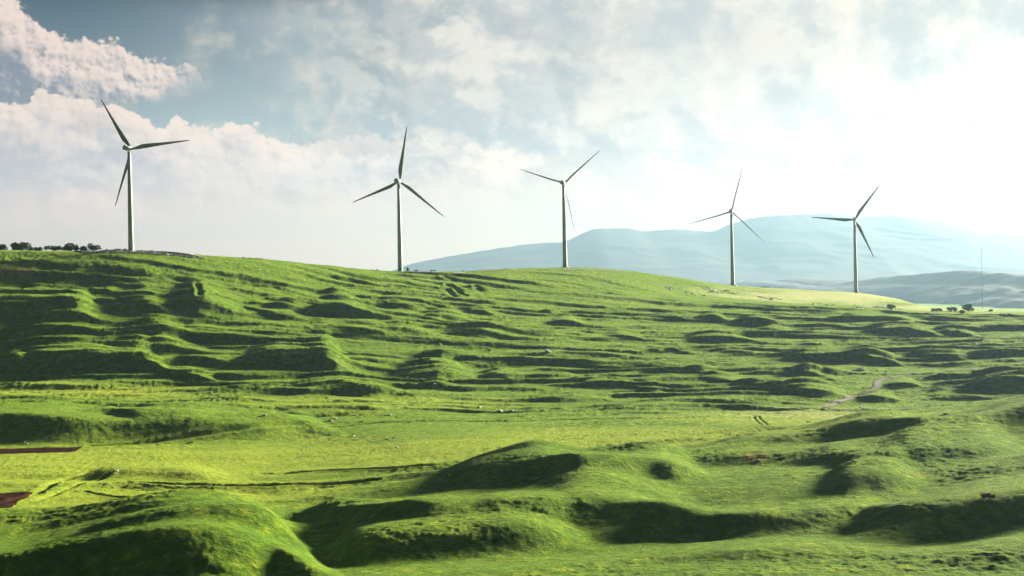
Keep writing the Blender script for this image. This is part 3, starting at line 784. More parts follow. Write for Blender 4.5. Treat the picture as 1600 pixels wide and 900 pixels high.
inview = (np.abs(AZ) < rad(26))[:, None] & (S2 > 235) & (S2 < 1700)
field = np.zeros_like(H)
valley = (S2 > 395) & inview
for q in ((150, 735, 330, 42), (520, 715, 260, 26), (820, 700, 260, 16), (200, 790, 240, 30), (60, 815, 120, 26), (420, 772, 120, 20),
          (130, 615, 190, 13), (1020, 682, 300, 13), (1250, 655, 220, 9), (560, 632, 240, 10)):
    field = np.maximum(field, blob(*q) * (0.9 if q[1] > 690 else 0.7))
field *= valley
pale = np.zeros_like(H)
farm = (S2 > 540) & inview
pale = np.maximum(pale, blob(1300, 462, 165, 12, 0.6, 0.5) * (S2 > 1330) * inview)
pale = np.maximum(pale, blob(1460, 482, 120, 5, 0.3, 0.1) * (S2 > 1330) * 0.8 * inview)
pale = np.maximum(pale, blob(1290, 648, 170, 7) * 0.35 * farm)
pale = np.maximum(pale, blob(1540, 482, 120, 6) * 0.6 * (S2 > 1150) * inview)
flower = np.maximum(blob(175, 613, 55, 2.6, 0.6, 0.3), blob(20, 641, 50, 1.6, 0.6, 0.3) * 0.8) * farm
cover = np.zeros(H.shape + (4,)); cover[..., 0] = field; cover[..., 1] = pale; cover[..., 2] = flower; cover[..., 3] = np.maximum.reduce([blob(20, 432, 34, 10, 0.6, 0.5), blob(40, 422, 22, 6, 0.6, 0.5) * .7, blob(209, 487, 8, 4, 0.5, 0.4) * (S2 > 900), blob(1182, 723, 16, 3, 0.6, 0.4) * (S2 < 540), blob(178, 421, 5, 3, 0.6, 0.4) * (S2 > 900)]) * inview
ground_o = structure(grid_mesh('ground', XX, YY, HW, gm, attrs=cover, wrap=True))
# close the hole under the camera
n0 = NC
cap = [(float(XX[i, 0]), float(YY[i, 0]), float(HW[i, 0])) for i in range(0, NC)]
cap.append((0.0, 0.0, float(HW[:, 0].mean())))
hill_top = structure(link_mesh('ground', cap, [(i, n0, (i + 1) % n0) for i in range(n0)], gm))


# ------------------------------------------------------------------ mountains and hills
def ridge(name, line, dist, depth, base, mat, rough, seed, step=4.0, wl=700.0, back=1.0):
    a = np.array(line, float)
    qx, qy = unroll(a[:, 0], a[:, 1])
    px = np.arange(qx[0], qx[-1], step)
    zr = (H0 - pchip(qx, qy, px)) / F * dist + CZ
    t = np.concatenate([np.linspace(-1, 0, 90), np.linspace(0, back, 30)[1:]])
    d = dist + t[None, :] * depth
    xs = (px[:, None] - 800) / F * dist * np.ones_like(d)
    ys = np.broadcast_to(d, xs.shape)
    prof = np.where(t < 0, (1 + t) ** 1.25, np.clip(1 - t, 0, 1) ** 0.8)[None, :]
    env = (4 * prof * (1 - prof))
    w = perlin(xs / wl, ys / wl, seed) * wl * 0.4
    r = 1 - 2 * np.abs(perlin((xs + w) / wl, (ys) / (wl * 1.6), seed + 1))
    r += 0.5 * (1 - 2 * np.abs(perlin((xs + w) / wl * 2.3, ys / wl * 1.6, seed + 2)))
    r += 0.25 * perlin(xs / wl * 6, ys / wl * 5, seed + 3)
    z = base + (zr[:, None] - base) * prof + rough * r * env
    jag = perlin(px / 22.0, px * 0 + 0.3, seed + 5) * 0.5 + perlin(px / 7.0, px * 0 + 0.7, seed + 6) * 0.3
    z += (jag * dist / F * 1.6)[:, None] * prof ** 6
    return structure(grid_mesh(name, xs, ys, z, mat))


ridge('mountain', [(420, 470), (520, 450), (600, 428), (640, 413), (700, 401), (760, 391), (830, 381), (880, 378), (905, 367), (930, 358), (975, 356.5), (1010, 361), (1050, 358), (1090, 361), (1112, 362), (1140, 350), (1180, 340), (1230, 336), (1290, 334), (1345, 339), (1400, 338), (1450, 345), (1490, 352), (1530, 364), (1560, 366), (1590, 370), (1700, 378), (1850, 392), (2100, 430), (2400, 470)],
      20000, 6000, -40, mount_m, 24, 101, 3.0, 1400.0)
ridge('hill', [(1080, 462), (1120, 452), (1150, 445), (1175, 439), (1205, 439), (1215, 443), (1222, 438), (1245, 434), (1275, 433), (1290, 439), (1320, 436), (1350, 441), (1400, 446), (1450, 455), (1500, 470)], 11500, 5000, -50, hill_m, 14, 141, 3.0, 220.0)
ridge('hill', [(1340, 482), (1380, 462), (1420, 448), (1450, 441), (1475, 430), (1492, 423.5), (1502, 422.5), (1515, 426), (1545, 432), (1575, 436), (1600, 436), (1650, 428), (1720, 424), (1850, 440), (2000, 470)], 7000, 4800, -25, hill_m, 12, 161, 2.0, 260.0)


# ------------------------------------------------------------------ wind turbines
def loft(sections, mat, name, parent, closed_tip=True, mats=None):
    """sections: list of rings of equal length; mats gives the material slot per span"""
    n = len(sections[0]); v = [q for s in sections for q in s]; f = []; mi = []
    for k in range(len(sections) - 1):
        for i in range(n):
            f.append((k * n + i, k * n + (i + 1) % n, (k + 1) * n + (i + 1) % n, (k + 1) * n + i)); mi.append(mats[k] if mats else 0)
    f.append(tuple(range(n))[::-1]); mi.append(0)
    f.append(tuple((len(sections) - 1) * n + i for i in range(n))); mi.append(mats[-1] if mats else 0)
    o = link_mesh(name, v, f, mat, parent)
    o.data.polygons.foreach_set('material_index', mi)
    return o


def ring(r, z, n=32, cx=0.0, cy=0.0):
    return [(cx + r * math.cos(2 * math.pi * i / n), cy + r * math.sin(2 * math.pi * i / n), z) for i in range(n)]


def rounded_box(x0, x1, y0, y1, z0, z1, bev):
    bm = bmesh.new(); bmesh.ops.create_cube(bm, size=1)
    for v in bm.verts:
        v.co.x = x0 + (v.co.x + .5) * (x1 - x0); v.co.y = y0 + (v.co.y + .5) * (y1 - y0); v.co.z = z0 + (v.co.z + .5) * (z1 - z0)
    bmesh.ops.bevel(bm, geom=bm.edges[:], offset=bev, segments=3, affect='EDGES')
    return bm


def bm_obj(name, bm, mat, parent, smooth=False):
    me = bpy.data.meshes.new(name); bm.to_mesh(me); bm.free(); me.materials.append(mat)
    if smooth: me.polygons.foreach_set('use_smooth', [True] * len(me.polygons))
    o = bpy.data.objects.new(name, me); COL.objects.link(o); o.parent = parent
    return o


TURB = [
    # px, py of foot, distance, phase, blade length, pitch of the blades, label
    (205, 392.5, 1099, (5, 122, 247.5), (50, 48, 48.5), 12, 'wind turbine nearest the dark bushes, on a pale gravel pad, leftmost and largest of five'),
    (625.5, 424.5, 1247, (80, 200, 320), (50, 50, 51), 14, 'wind turbine with one blade pointing straight up, at the left foot of the mountain'),
    (883, 417.5, 1342, (40, 160.5, 280), (47, 47, 47.5), 62, 'middle turbine of the five, with slim blades raised in a V, on the grassy hilltop'),
    (1145, 445.5, 1529, (74.5, 194.5, 314.5), (48.5, 48.5, 49), 60, 'pale hazy turbine with thin edge-on blades, beside the rock outcrops on the ridge'),
    (1337.5, 457.5, 1543, (53.5, 174.5, 295), (47, 47.5, 47), 10, 'palest and rightmost wind turbine, red bands on its blades, on the pale field'),
]


def turbine(px, py, d, phases, lens, pitch_deg, label):
    x, y, z = (float(unroll(px, py)[0]) - 800) / F * d, d, (H0 - float(unroll(px, py)[1])) / F * d + CZ
    t = thing('wind_turbine', label, 'wind turbine', (x, y, z), 0, 'wind turbines along the ridge')
    loft([ring(r, zz) for r, zz in ((4.2, -3.5), (4.2, 0.15), (3.9, 0.3))], conc, 'foundation', t)
    prof = [(2.25, 0.28), (2.22, 0.6), (2.12, 8), (1.98, 20), (1.82, 34), (1.65, 48), (1.46, 62), (1.3, 74), (1.24, 78.0)]
    tw = loft([ring(r, zz, 40) for r, zz in prof], steel, 'tower', t)
    for zz, r in ((26.0, 1.93), (52.0, 1.6)):
        loft([ring(r + 0.02, zz - 0.16, 40), ring(r + 0.06, zz - 0.1, 40), ring(r + 0.06, zz + 0.1, 40), ring(r, zz + 0.16, 40)], steel, 'flange', tw)
    bm = rounded_box(-0.5, 0.5, -2.34, -2.1, 1.2, 3.4, 0.03)
    bm_obj('door', bm, dark_m, tw)
    bm = rounded_box(-0.9, 0.9, -3.4, -2.15, 0.3, 1.15, 0.03)
    bm_obj('door_steps', bm, dark_m, tw)
    yaw = rad(15)
    head = thing('nacelle_pivot', '', '', (0, 0, 80), 0); del head['label']; del head['category']
    # nacelle, hub and blades share the yaw of the head
    R = Matrix.Rotation(-yaw, 4, 'Z')
    bpy.data.objects.remove(head)
    bm = rounded_box(-1.75, 1.75, -7.2, 2.2, -1.75, 1.85, 0.45)
    for v in bm.verts:
        if v.co.y < -4: v.co.z = v.co.z * 0.85 + 0.25
        v.co.y += 0.2
    na = bm_obj('nacelle', bm, steel, t, True)
    na.matrix_basis = Matrix.Translation((0, 0, 80)) @ R
    bm = rounded_box(-0.9, 0.9, -6.4, -4.6, 1.9, 2.5, 0.1); bm_obj('cooler', bm, dark_m, na)
    tilt = Matrix.Rotation(rad(4), 4, 'X')
    # spinner
    sec = []
    for yy, r in ((2.45, 1.35), (2.7, 1.55), (3.6, 1.6), (4.4, 1.5), (5.1, 1.2), (5.6, 0.75), (5.85, 0.25)):
        sec.append([(r * math.cos(2 * math.pi * i / 24), yy, r * math.sin(2 * math.pi * i / 24)) for i in range(24)])
    hub = loft(sec, steel, 'hub', t)
    hub.matrix_basis = Matrix.Translation((0, 0, 80)) @ R @ tilt
    # blades lie in the rotor plane x-z at y = 3.7; the aerofoil turns with pitch and twist
    for ph, LL in zip(phases, lens):
        secs = []; ms = []
        spans = [0.0, 0.02, 0.045, 0.08, 0.13, 0.18, 0.24, 0.32, 0.4, 0.5, 0.58, 0.66, 0.72, 0.72001, 0.82, 0.82001, 0.90, 0.90001, 0.95, 0.985, 1.0]
        for k, q in enumerate(spans):
            if q <= 0.045: ch, th = 1.9, 1.9
            else:
                ch = np.interp(q, [0.045, 0.1, 0.19, 0.3, 0.5, 0.75, 0.95, 1.0], [1.9, 2.9, 3.7, 3.25, 2.3, 1.45, 0.8, 0.25])
                th = np.interp(q, [0.045, 0.1, 0.19, 0.4, 1.0], [1.9, 1.5, 0.85, 0.42, 0.08])
            tw_ = rad(pitch_deg + np.interp(q, [0, 0.2, 0.5, 1.0], [14, 10, 3, 0]))
            rg = []
            for i in range(16):
                a = 2 * math.pi * i / 16
                cxx = math.cos(a) * 0.5
                thick = math.sin(a) * 0.5 * th * (1.0 if q <= 0.045 else (0.55 + 0.45 * math.cos(a) if math.cos(a) < 0 else 1.0))
                off = 0.0 if q <= 0.045 else np.interp(q, [0.045, 0.19, 1.0], [0.0, 0.22, 0.2])
                ex = (cxx - off) * ch
                rg.append((ex * math.cos(tw_) + thick * math.sin(tw_) * -1, ex * math.sin(tw_) + thick * math.cos(tw_) + 2.0 * q * q, 0.9 + q * (LL - 0.9)))
            secs.append(rg)
            qm = (q + spans[min(k + 1, len(spans) - 1)]) / 2
            ms.append(1 if (0.72 < qm < 0.82 or qm > 0.90) else 0)
        bl = loft(secs, [blade_m, red_m], 'blade', t, mats=ms[:-1] + [1])
        bl.matrix_basis = Matrix.Translation((0, 0, 80)) @ R @ tilt @ Matrix.Translation((0, 3.6, 0)) @ Matrix.Rotation(rad(90 - ph), 4, 'Y')
    return t


turb = [turbine(*a) for a in TURB]


# ------------------------------------------------------------------ draped strips: roads, pads, ploughed plots
def drape(name, left, right, n, mat, lift=0.18, m=8):
    """ruled patch between two polylines of world points, laid on the ground"""
    L = np.array(left)[:, :2]; Rr = np.array(right)[:, :2]
    def res(a):
        s = np.concatenate([[0], np.cumsum(np.hypot(*np.diff(a, axis=0).T))]); q = np.linspace(0, s[-1], n)
        return np.stack([np.interp(q, s, a[:, 0]), np.interp(q, s, a[:, 1])], -1)
    L, Rr = res(L), res(Rr)
    w = np.linspace(0, 1, m)[None, :]
    xs = L[:, :1] * (1 - w) + Rr[:, :1] * w; ys = L[:, 1:] * (1 - w) + Rr[:, 1:] * w
    xs = xs + 0.5 * perlin(ys / 1.7, xs / 1.7, 3) * (w * 2 - 1); ys = ys + 0.5 * perlin(xs / 1.9, ys / 1.9, 4)
    zs = ground(xs, ys) + lift
    return structure(grid_mesh(name, xs, ys, zs, mat))


def track(name, pix, width, mat, n, dmin=560, lift=0.22):
    pts = np.array([locate(px, py, dmin) for px, py in pix])
    k = np.arange(len(pts)); q = np.linspace(0, len(pts) - 1, n)
    c_ = np.stack([gsmooth(np.interp(q, k, pts[:, i]), n / len(pts) / 3) for i in range(2)], -1)
    tg = np.gradient(c_, axis=0); tg /= np.hypot(tg[:, :1], tg[:, 1:]) + 1e-9
    nn = np.stack([-tg[:, 1], tg[:, 0]], -1)
    wv = width * (1 + 0.25 * np.sin(np.arange(n) * 0.31))[:, None] / 2
    return drape(name, c_ + nn * wv, c_ - nn * wv, n, mat, lift, 6)


track('dirt_road', [(1282, 637), (1300, 632), (1322, 625), (1350, 614), (1368, 608), (1372, 603), (1370, 598), (1376, 594), (1390, 590)], 3.4, dirt_m, 240)
track('dirt_road', [(1390, 590), (1410, 587), (1440, 583), (1480, 579), (1530, 577), (1575, 576)], 3.0, dirt_m, 200, lift=0.15)


def quad_patch(name, pix, mat, dmin, n=60, m=40, lift=0.2):
    a = [locate(px, py, dmin) for px, py in pix]
    return drape(name, [a[0], a[1]], [a[3], a[2]], n, mat, lift, m)


quad_patch('ploughed_field', [(-60, 703.5), (128, 699), (118, 706), (-60, 713)], soil_m, 420)
quad_patch('ploughed_field', [(-80, 771.5), (52, 771), (0, 801), (-110, 812)], soil_m, 380)

# level gravel pads under the turbines, with a rubble bank towards the valley
def pad(px0, px1, d, py, wback, label, front_slope, rub):
    x0 = (px0 - 800) / F * d; x1 = (px1 - 800) / F * d
    q = unroll((px0 + px1) / 2, py); z = (H0 - float(q[1])) / F * d + CZ
    t = thing('gravel_pad', label, 'gravel pad', ((x0 + x1) / 2, d, z))
    hw = (x1 - x0) / 2
    xs = np.linspace(-hw, hw, 90)
    jx = gsmooth(np.random.RandomState(4).randn(90), 3) * 1.2
    y0 = -5.0 + jx * 0.8
    g0 = ground(xs + (x0 + x1) / 2, y0 + d) - z
    fall = np.clip((xs - hw * 0.1) / (hw * 0.9), 0, 1) ** 1.3
    zt_ = (1 - fall) * 0.0 + fall * (g0 + 0.25)
    top = [(x, y, q) for x, y, q in zip(xs, y0, zt_)] + [(x, wback, q) for x, q in zip(xs, zt_)]
    link_mesh('gravel_surface', top, [(i, i + 1, 90 + i + 1, 90 + i) for i in range(89)], gravel_m, t, False)
    rs = np.random.RandomState(7)
    v = []; ns = 14
    for i in range(90):
        for j in range(ns):
            f_ = j / (ns - 1)
            xx = xs[i]; yy = y0[i] - f_ * front_slope * (1.9 if 0.1 < i / 89 else 1.9 * i / 8.9) * (1 - 0.6 * fall[i])
            gz = float(ground(np.array([xx + (x0 + x1) / 2]), np.array([yy + d]))[0]) - z
            zz = max(zt_[i] - f_ * 9.0, gz + 0.35 - (0.8 if j == ns - 1 else 0))
            v.append((xx + rs.randn() * 0.12, yy + rs.randn() * 0.15, zz + (rs.randn() * 0.22 + 0.05) * (1 if 0 < j < ns - 1 else 0)))
    link_mesh('rubble_bank', v, [(i * ns + j, i * ns + j + 1, (i + 1) * ns + j + 1, (i + 1) * ns + j) for i in range(89) for j in range(ns - 1)], rub, t, False)
    return t


pad(121, 322, 1096, 392.9, 14, 'pale gravel pad with a rubble bank, under the largest turbine', 5.5, rubble_m)
track('dirt_road', [(640, 427), (680, 427.5), (720, 426), (750, 424), (790, 421.5), (812, 420.5)], 5.0, gravel_m, 120, 1150, 0.3)
track('dirt_road', [(840, 421.5), (880, 422), (930, 422.5), (985, 425)], 4.0, dirt_m, 120, 1200, 0.3)


# ------------------------------------------------------------------ shrubs and trees
def crown_mesh(name, lobes, nleaf, size, mat, parent, seed):
    rs = np.random.RandomState(seed)
    v = []; f = []
    lob = np.array(lobes)
    wts = lob[:, 3] ** 2; wts = wts / wts.sum()
    for _ in range(nleaf):
        l = lob[rs.choice(len(lob), p=wts)]
        dv = rs.randn(3); dv /= np.linalg.norm(dv)
        r = l[3] * (0.55 + 0.5 * rs.rand() ** 0.6)
        c_ = np.array([l[0] + dv[0] * r, l[1] + dv[1] * r, l[2] + dv[2] * r * l[4]])
        a = rs.randn(3); a /= np.linalg.norm(a); b_ = np.cross(a, dv); b_ /= np.linalg.norm(b_) + 1e-6
        s = size * (0.6 + 0.9 * rs.rand()); k = len(v)
        v += [tuple(c_ - a * s), tuple(c_ + b_ * s * 0.6), tuple(c_ + a * s), tuple(c_ - b_ * s * 0.6)]
        f.append((k, k + 1, k + 2, k + 3))
    return link_mesh(name, v, f, mat, parent, False)


def shrub(name, cat, label, x, y, z, w, h, mat, seed, group=None, nleaf=1400, flat=0.75, trunk=True, size=None):
    rs = random.Random(seed)
    t = thing(name, label, cat, (x, y, z), 0, group)
    lobes = []
    n = max(4, int(w / h * 5))
    for i in range(n + 2):
        u = rs.uniform(-0.5, 0.5)
        r = h * rs.uniform(0.24, 0.36)
        lobes.append((u * (w - 2 * r), rs.uniform(-0.35, 0.35) * min(w, h * 1.3), h * rs.uniform(0.35, 0.72) * (1 - 0.5 * abs(u)), r, flat))
    if trunk:
        for k in range(rs.randint(2, 4)):
            v = []; f = []
            bx = rs.uniform(-0.2, 0.2) * w; tx = bx + rs.uniform(-.12, .12) * w; b0 = len(v)
            for (cx, zz, r) in ((bx, -0.4, 0.035 * h + .05), (bx * .9 + tx * .1, h * .25, 0.03 * h + .03), (tx, h * .62, 0.012 * h + .02)):
                v += [(cx + r * math.cos(q * math.pi / 3), r * math.sin(q * math.pi / 3), zz) for q in range(6)]
            for s_ in range(2):
                for q in range(6): f.append((b0 + s_ * 6 + q, b0 + s_ * 6 + (q + 1) % 6, b0 + s_ * 6 + 6 + (q + 1) % 6, b0 + s_ * 6 + 6 + q))
            link_mesh('trunk', v, f, bark_m, t)
    crown_mesh('crown', lobes, nleaf, size or h * 0.075, mat, t, seed)
    return t


def at(px, d, lift=0.0, py=None):
    qx = float(unroll(px, 450 if py is None else py)[0])
    x = (qx - 800) / F * d
    return x, d, float(ground(np.array([x]), np.array([float(d)]))[0]) + lift


RB = 'dark bushes on the ridge line beside the largest turbine'
for k, (px, d, wpx, hpx, lab) in enumerate([
        (3, 1118, 17, 9, 'dark bush at the left end of the ridge, cut by the photo edge'),
        (33, 1122, 28, 11, 'two-humped dark bush near the left end of the ridge'),
        (53, 1130, 20, 7, 'low dark bush right of the two-humped bush on the ridge'),
        (86, 1122, 26, 8, 'low ragged dark bush left of the tallest ridge bush'),
        (112, 1118, 20, 11, 'tallest dark rounded bush of the ridge line, near the left end of the gravel pad'),
        (139, 1120, 28, 10, 'broad dome-shaped dark bush behind the left end of the gravel pad'),
        (170, 1126, 20, 4.5, 'low scrubby bush behind the gravel pad, left of the turbine tower'),
        (190, 1130, 22, 6, 'low dark bush just left of the largest turbine tower'),
        (218, 1130, 14, 4, 'small low bush just right of the largest turbine tower'),
        (234, 1128, 12, 4.5, 'small dark bush furthest right behind the gravel pad')]):
    x, y, z = at(px, d, -0.3, 392)
    shrub('bush', 'bush', lab, x, y, z, wpx / F * d * 1.35, hpx / F * d * 1.5, leaf_dark, 300 + k, RB, 1500 if hpx > 6 else 700)
for k, (px, d, wpx, hpx, lab) in enumerate([
        (637, 1256, 4, 7, 'tiny upright conifer right of the second turbine tower'),
        (650, 1262, 9, 4, 'small dark bush right of the tiny conifer by the second turbine'),
        (677, 1285, 11, 4, 'small dark bush at the start of the gravel track on the ridge'),
        (723, 1300, 3, 3, 'single tiny bush above the gravel track on the ridge'),
        (581, 1212, 4, 3, 'small tuft on the ridge left of the second turbine'),
        (589, 1218, 4, 2.6, 'smaller of two tufts on the ridge left of the second turbine'),
        (381, 1128, 4, 3.4, 'dark tuft on the bare ridge between the first two turbines')]):
    x, y, z = at(px, d, -0.2, 420)
    shrub('bush', 'bush', lab, x, y, z, wpx / F * d, hpx / F * d * 1.2, leaf_dark, 340 + k, 'small bushes along the ridge', 350)
for k, (px, py, dm, wpx, hpx, mt, lab) in enumerate([
        (1463, 488, 1200, 22, 8, leaf_mid, 'hazy low bush at the left of the bush row on the right skyline'),
        (1488, 487, 1200, 20, 9, leaf_mid, 'rounded bush in the middle of the bush row on the right skyline'),
        (1512, 487, 1200, 18, 13, leaf_mid, 'tallest bush of the row on the right skyline'),
        (1504, 491, 1150, 9, 8, leaf_yel, 'small yellow-green bush in front of the bush row on the right'),
        (1392, 484, 1200, 13, 10, leaf_yel, 'yellow-green bush behind the rock band below the palest turbine'),
        (1548, 487, 1200, 9, 4, leaf_mid, 'small low bush right of the skyline bush row')]):
    x, y, z = locate(px, py, dm)
    shrub('bush', 'bush', lab, x, y, z - 0.2, wpx / F * y, hpx / F * y * 1.1, mt, 360 + k, 'bushes on the right skyline', 1200)
x, y, z = locate(1546, 781, 250)
shrub('bush', 'bush', 'russet leafless bush standing alone in the grass at the right edge', x, y, z - 0.1, 27 / F * y, 12 / F * y, leaf_red, 377, None, 2200, 0.8, True, 0.09)


# ------------------------------------------------------------------ rocks
def rock_variants():
    out = []
    for s in range(8):
        bm = bmesh.new(); bmesh.ops.create_icosphere(bm, subdivisions=3, radius=1)
        rs = np.random.RandomState(s)
        planes = [(lambda q: q / np.linalg.norm(q))(rs.randn(3)) for _ in range(9)]
        offs = rs.uniform(0.55, 0.85, 9)
        for v in bm.verts:
            p_ = np.array(v.co)
            for q, o_ in zip(planes, offs):
                d_ = p_ @ q
                if d_ > o_: p_ = p_ - q * (d_ - o_)
            p_ *= 1 + 0.05 * rs.randn()
            v.co = (p_[0], p_[1] * 0.85, p_[2] * 0.7)
        me = bpy.data.meshes.new('boulder'); bm.to_mesh(me); bm.free(); me.materials.append(rock_m)
        out.append(me)
    return out


RV = rock_variants()
rr = random.Random(5)
def rock(px, py, wpx, label, group, dmin=250, name='boulder', cat='boulder', sz=1.0, at_xy=None):
    if at_xy: x, y = at_xy; z = float(ground(np.array([x]), np.array([y]))[0])
    else: x, y, z = locate(px, py, dmin)
    o = bpy.data.objects.new(name, rr.choice(RV)); COL.objects.link(o)
    w = wpx / F * y / 2 * 1.15
    o.scale = (w * rr.uniform(.85, 1.1), w * rr.uniform(.8, 1.1), w * rr.uniform(.5, .9) * sz)
    o.rotation_euler = (rr.uniform(-.2, .2), rr.uniform(-.2, .2), rr.uniform(0, 6.28))
    o.location = (x, y, z + w * 0.08)
    return tag(o, label, cat, group)


BG = 'single boulders in the meadow'
for px, py, w, dm, lab in [
        (856, 550, 9, 600, 'grey boulder on the middle hillside below the middle turbine'),
        (864, 556, 4, 600, 'small stone just below the boulder under the middle turbine'),
        (1029, 561, 10, 600, 'low grey boulder halfway down the slope between the third and fourth turbines'),
        (1345, 579, 15, 600, 'largest boulder, dark and rounded, above the bend of the dirt road'),
        (1335, 580, 7, 600, 'small rock touching the left side of the largest boulder'),
        (1371, 580, 5, 600, 'small rock right of the largest boulder above the road bend'),
        (1386, 581, 5, 600, 'second small rock right of the largest boulder'),
        (1350, 606, 4, 600, 'pale stone beside the left edge of the road bend'),
        (1438, 575, 5, 600, 'small stone on the slope above the upper dirt road'),
        (1472, 586, 5, 600, 'small stone just below the upper dirt road'),
        (1439, 605, 3, 600, 'pale stone at the right tip of the dark hollow by the road bend'),
        (1345, 637, 6, 600, 'flat stone on the pale grass below the road bend'),
        (1479, 648, 11, 420, 'brownish boulder on the crest of the near spur at the right'),
        (1264, 660, 9, 545, 'dark flat boulder on the pale grass strip right of centre'),
        (688, 539, 6, 600, 'pale stone pair member on the dark bank, upper hillside centre'),
        (765, 548, 7, 600, 'pale pointed boulder on the hillside left of the middle turbine foot'),
        (774, 568, 4, 600, 'small stone below the pale pointed boulder'),
        (516, 658, 9, 560, 'reddish boulder beside the track in the valley centre'),
        (526, 655, 6, 560, 'small rock touching the reddish boulder in the valley'),
        (565, 660, 7, 560, 'pale low boulder right of the reddish boulder in the valley'),
        (609, 649, 8, 560, 'pale boulder above the valley track, right of the reddish boulder'),
        (749, 637, 7, 560, 'dark boulder at the left of the valley rock group'),
        (782, 644, 8, 560, 'pale upright boulder in the valley rock group'),
        (799, 643, 8, 560, 'dark low boulder right of the pale upright boulder in the valley'),
        (552, 682, 6, 520, 'grey stone on the bright valley grass, upper left of a pair'),
        (604, 687, 6, 520, 'grey stone at the left of a pair in the bright valley grass'),
        (617, 685, 8, 520, 'wider grey stone at the right of a pair in the bright valley grass'),
        (621, 700, 6, 500, 'grey stone alone below the pair in the bright valley grass'),
        (181, 737, 8, 420, 'pale boulder in the furrowed green field'),
        (157, 756, 5, 420, 'small pale boulder on the low swell of the green field'),
        (299, 692, 8, 520, 'pale boulder at the upper edge of the furrowed field'),
        (413, 650, 7, 560, 'pale boulder in the dark slope above the valley floor'),
        (38, 691, 4, 520, 'white stone of a pair above the upper ploughed plot'),
        (42, 694, 4, 520, 'lower white stone of a pair above the upper ploughed plot'),
        (703, 743, 5, 380, 'small stone at the left foot of the near dark hill'),
        (853, 695, 7, 520, 'dark stone on the grass behind the near dark hill'),
        (848, 664, 4, 560, 'small stone in the middle of the valley grass'),
        (679, 601, 5, 600, 'white stone in the dark hollow of the centre hillside'),
        (345, 574, 4, 600, 'white stone on the left hillside, alone'),
        (232, 548, 3, 600, 'tiny pale stone on the left hillside'),
        (530, 561, 4, 600, 'white stone on the large dark bank left of centre'),
        (637, 589, 4, 600, 'pale stone on the rim of the dark hollow at the centre'),
        (1092, 611, 6, 600, 'flat grey stone low on the hillside right of centre'),
        (640, 660, 5, 560, 'small stone on the valley track')]:
    rock(px, py, w, lab, BG, dm)
SG = 'small pale stones scattered over the hillside'
for _ in range(46):
    rock(rr.gauss(620, 190), rr.uniform(535, 610), rr.uniform(1.8, 3.0), 'tiny pale stone lying in the grass of the middle hillside', SG, 620)
for _ in range(22):
    rock(rr.uniform(1050, 1560), rr.uniform(498, 600), rr.uniform(1.8, 3.0), 'tiny pale stone lying in the grass of the right-hand hillside', SG + ', right', 700)
for _ in range(16):
    rock(rr.uniform(0, 470), rr.uniform(648, 690), rr.uniform(1.6, 2.6), 'tiny pale stone on the dark slope above the ploughed plot', SG + ', left', 540)
for (cx, cy, rx, ry, n, lab) in [
        (1055, 452, 14, 2.2, 14, 'grey rock of the leftmost outcrop on the ridge'), (1078, 459, 12, 2.2, 8, 'grey rock low on the right of the leftmost outcrop'),
        (1118, 456, 18, 4.2, 34, 'grey rock of the broad outcrop below the fourth turbine'), (1142, 459, 10, 2.2, 8, 'small rock right of the broad outcrop'),
        (1200, 466, 26, 2.2, 30, 'rock of the long thin stone band right of the fourth turbine'),
        (1290, 476, 14, 2.4, 12, 'rock of the small outcrop left below the palest turbine'),
        (1342, 480, 11, 2.0, 14, 'rock of the outcrop below the palest turbine foot'), (1380, 481, 20, 2.2, 28, 'bluish rock of the widest outcrop under the yellow-green bush'),
        (1575, 492, 26, 3.0, 22, 'rock of the hazy outcrop at the right edge')]:
    X0, Y0, Z0 = locate(cx, cy, 1000)
    for _ in range(n):
        rock(0, 0, rr.choice((2.0, 2.6, 3.2, 3.8, 5.0)), lab, 'rocks of the ridge outcrops', 1000, 'rock', 'rock',
             at_xy=(X0 + rr.gauss(0, rx * .5 / F * Y0), Y0 + rr.gauss(0, 9)))
for k, (px, py, w, h, lab) in enumerate([(1112, 458, 14, 4, 'low bush growing among the broad outcrop below the fourth turbine'), (1134, 456, 12, 4, 'low bush at the right of the broad outcrop'),
                                        (1204, 469, 9, 4, 'low bush in the long thin stone band'), (1196, 450, 14, 3.5, 'low bush on the field edge right of the fourth turbine'),
                                        (1100, 463, 5, 3, 'tiny bush below the left outcrop')]):
    x, y, z = locate(px, py, 1000)
    shrub('bush', 'bush', lab, x, y, z, w / F * y, h / F * y, leaf_mid, 400 + k, 'low bushes among the ridge rocks', 400)

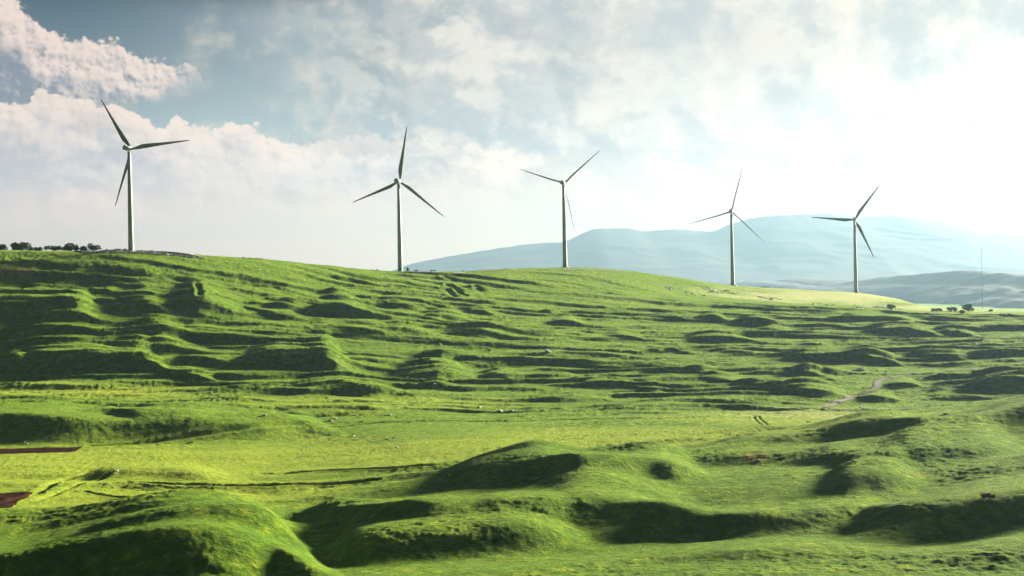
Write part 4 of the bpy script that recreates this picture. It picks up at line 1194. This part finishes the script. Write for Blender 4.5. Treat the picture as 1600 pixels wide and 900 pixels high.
# ------------------------------------------------------------------ guyed mast on the right
d = 1900.0
x = (float(unroll(1535, 470)[0]) - 800) / F * d
zb = float(ground(np.array([x]), np.array([d]))[0]); zt = (H0 - float(unroll(1535, 388)[1])) / F * d + CZ
t = thing('lattice_mast', 'very thin tall hazy mast in front of the wooded hill at the right', 'mast', (x, d, zb))
hh = zt - zb; v = []; f = []
def bar(p0, p1, r):
    p0, p1 = Vector(p0), Vector(p1); ax = (p1 - p0).normalized(); a = ax.orthogonal().normalized(); b_ = ax.cross(a); k = len(v)
    for q in (p0, p1):
        for i in range(4): v.append(tuple(q + a * r * math.cos(i * math.pi / 2) + b_ * r * math.sin(i * math.pi / 2)))
    for i in range(4): f.append((k + i, k + (i + 1) % 4, k + 4 + (i + 1) % 4, k + 4 + i))
cs = [(0.32 * math.cos(a), 0.32 * math.sin(a)) for a in (0, 2.094, 4.189)]
for i in range(3): bar((*cs[i], 0), (*cs[i], hh), 0.06)
nseg = int(hh / 1.2)
for s_ in range(nseg):
    for i in range(3):
        bar((*cs[i], s_ * hh / nseg), (*cs[(i + 1) % 3], (s_ + 1) * hh / nseg), 0.035)
link_mesh('mast_frame', v, f, steel, t, False)

# ------------------------------------------------------------------ haze
hz = bpy.data.meshes.new('haze')
bm = bmesh.new(); bmesh.ops.create_cube(bm, size=1)
for v_ in bm.verts:
    v_.co.x *= 46000; v_.co.y *= 46000; v_.co.z = -160 + (v_.co.z + .5) * (1100 + 160)
bm.to_mesh(hz); bm.free()
hm = bpy.data.materials.new('haze_air'); hm.use_nodes = True; hm.node_tree.nodes.clear()
hn = NT(hm.node_tree)
ho = hn.n.new('ShaderNodeOutputMaterial'); pv = hn.n.new('ShaderNodeVolumePrincipled'); hn.l.new(pv.outputs[0], ho.inputs['Volume'])
pv.inputs['Color'].default_value = (0.180, 0.285, 0.355, 1)
pv.inputs['Density'].default_value = 0.00006
pv.inputs['Anisotropy'].default_value = 0.45
hz.materials.append(hm)
hzo = bpy.data.objects.new('haze', hz); COL.objects.link(hzo); hzo['kind'] = 'stuff'
hzo['label'] = 'pale sunlit haze filling the valley air'
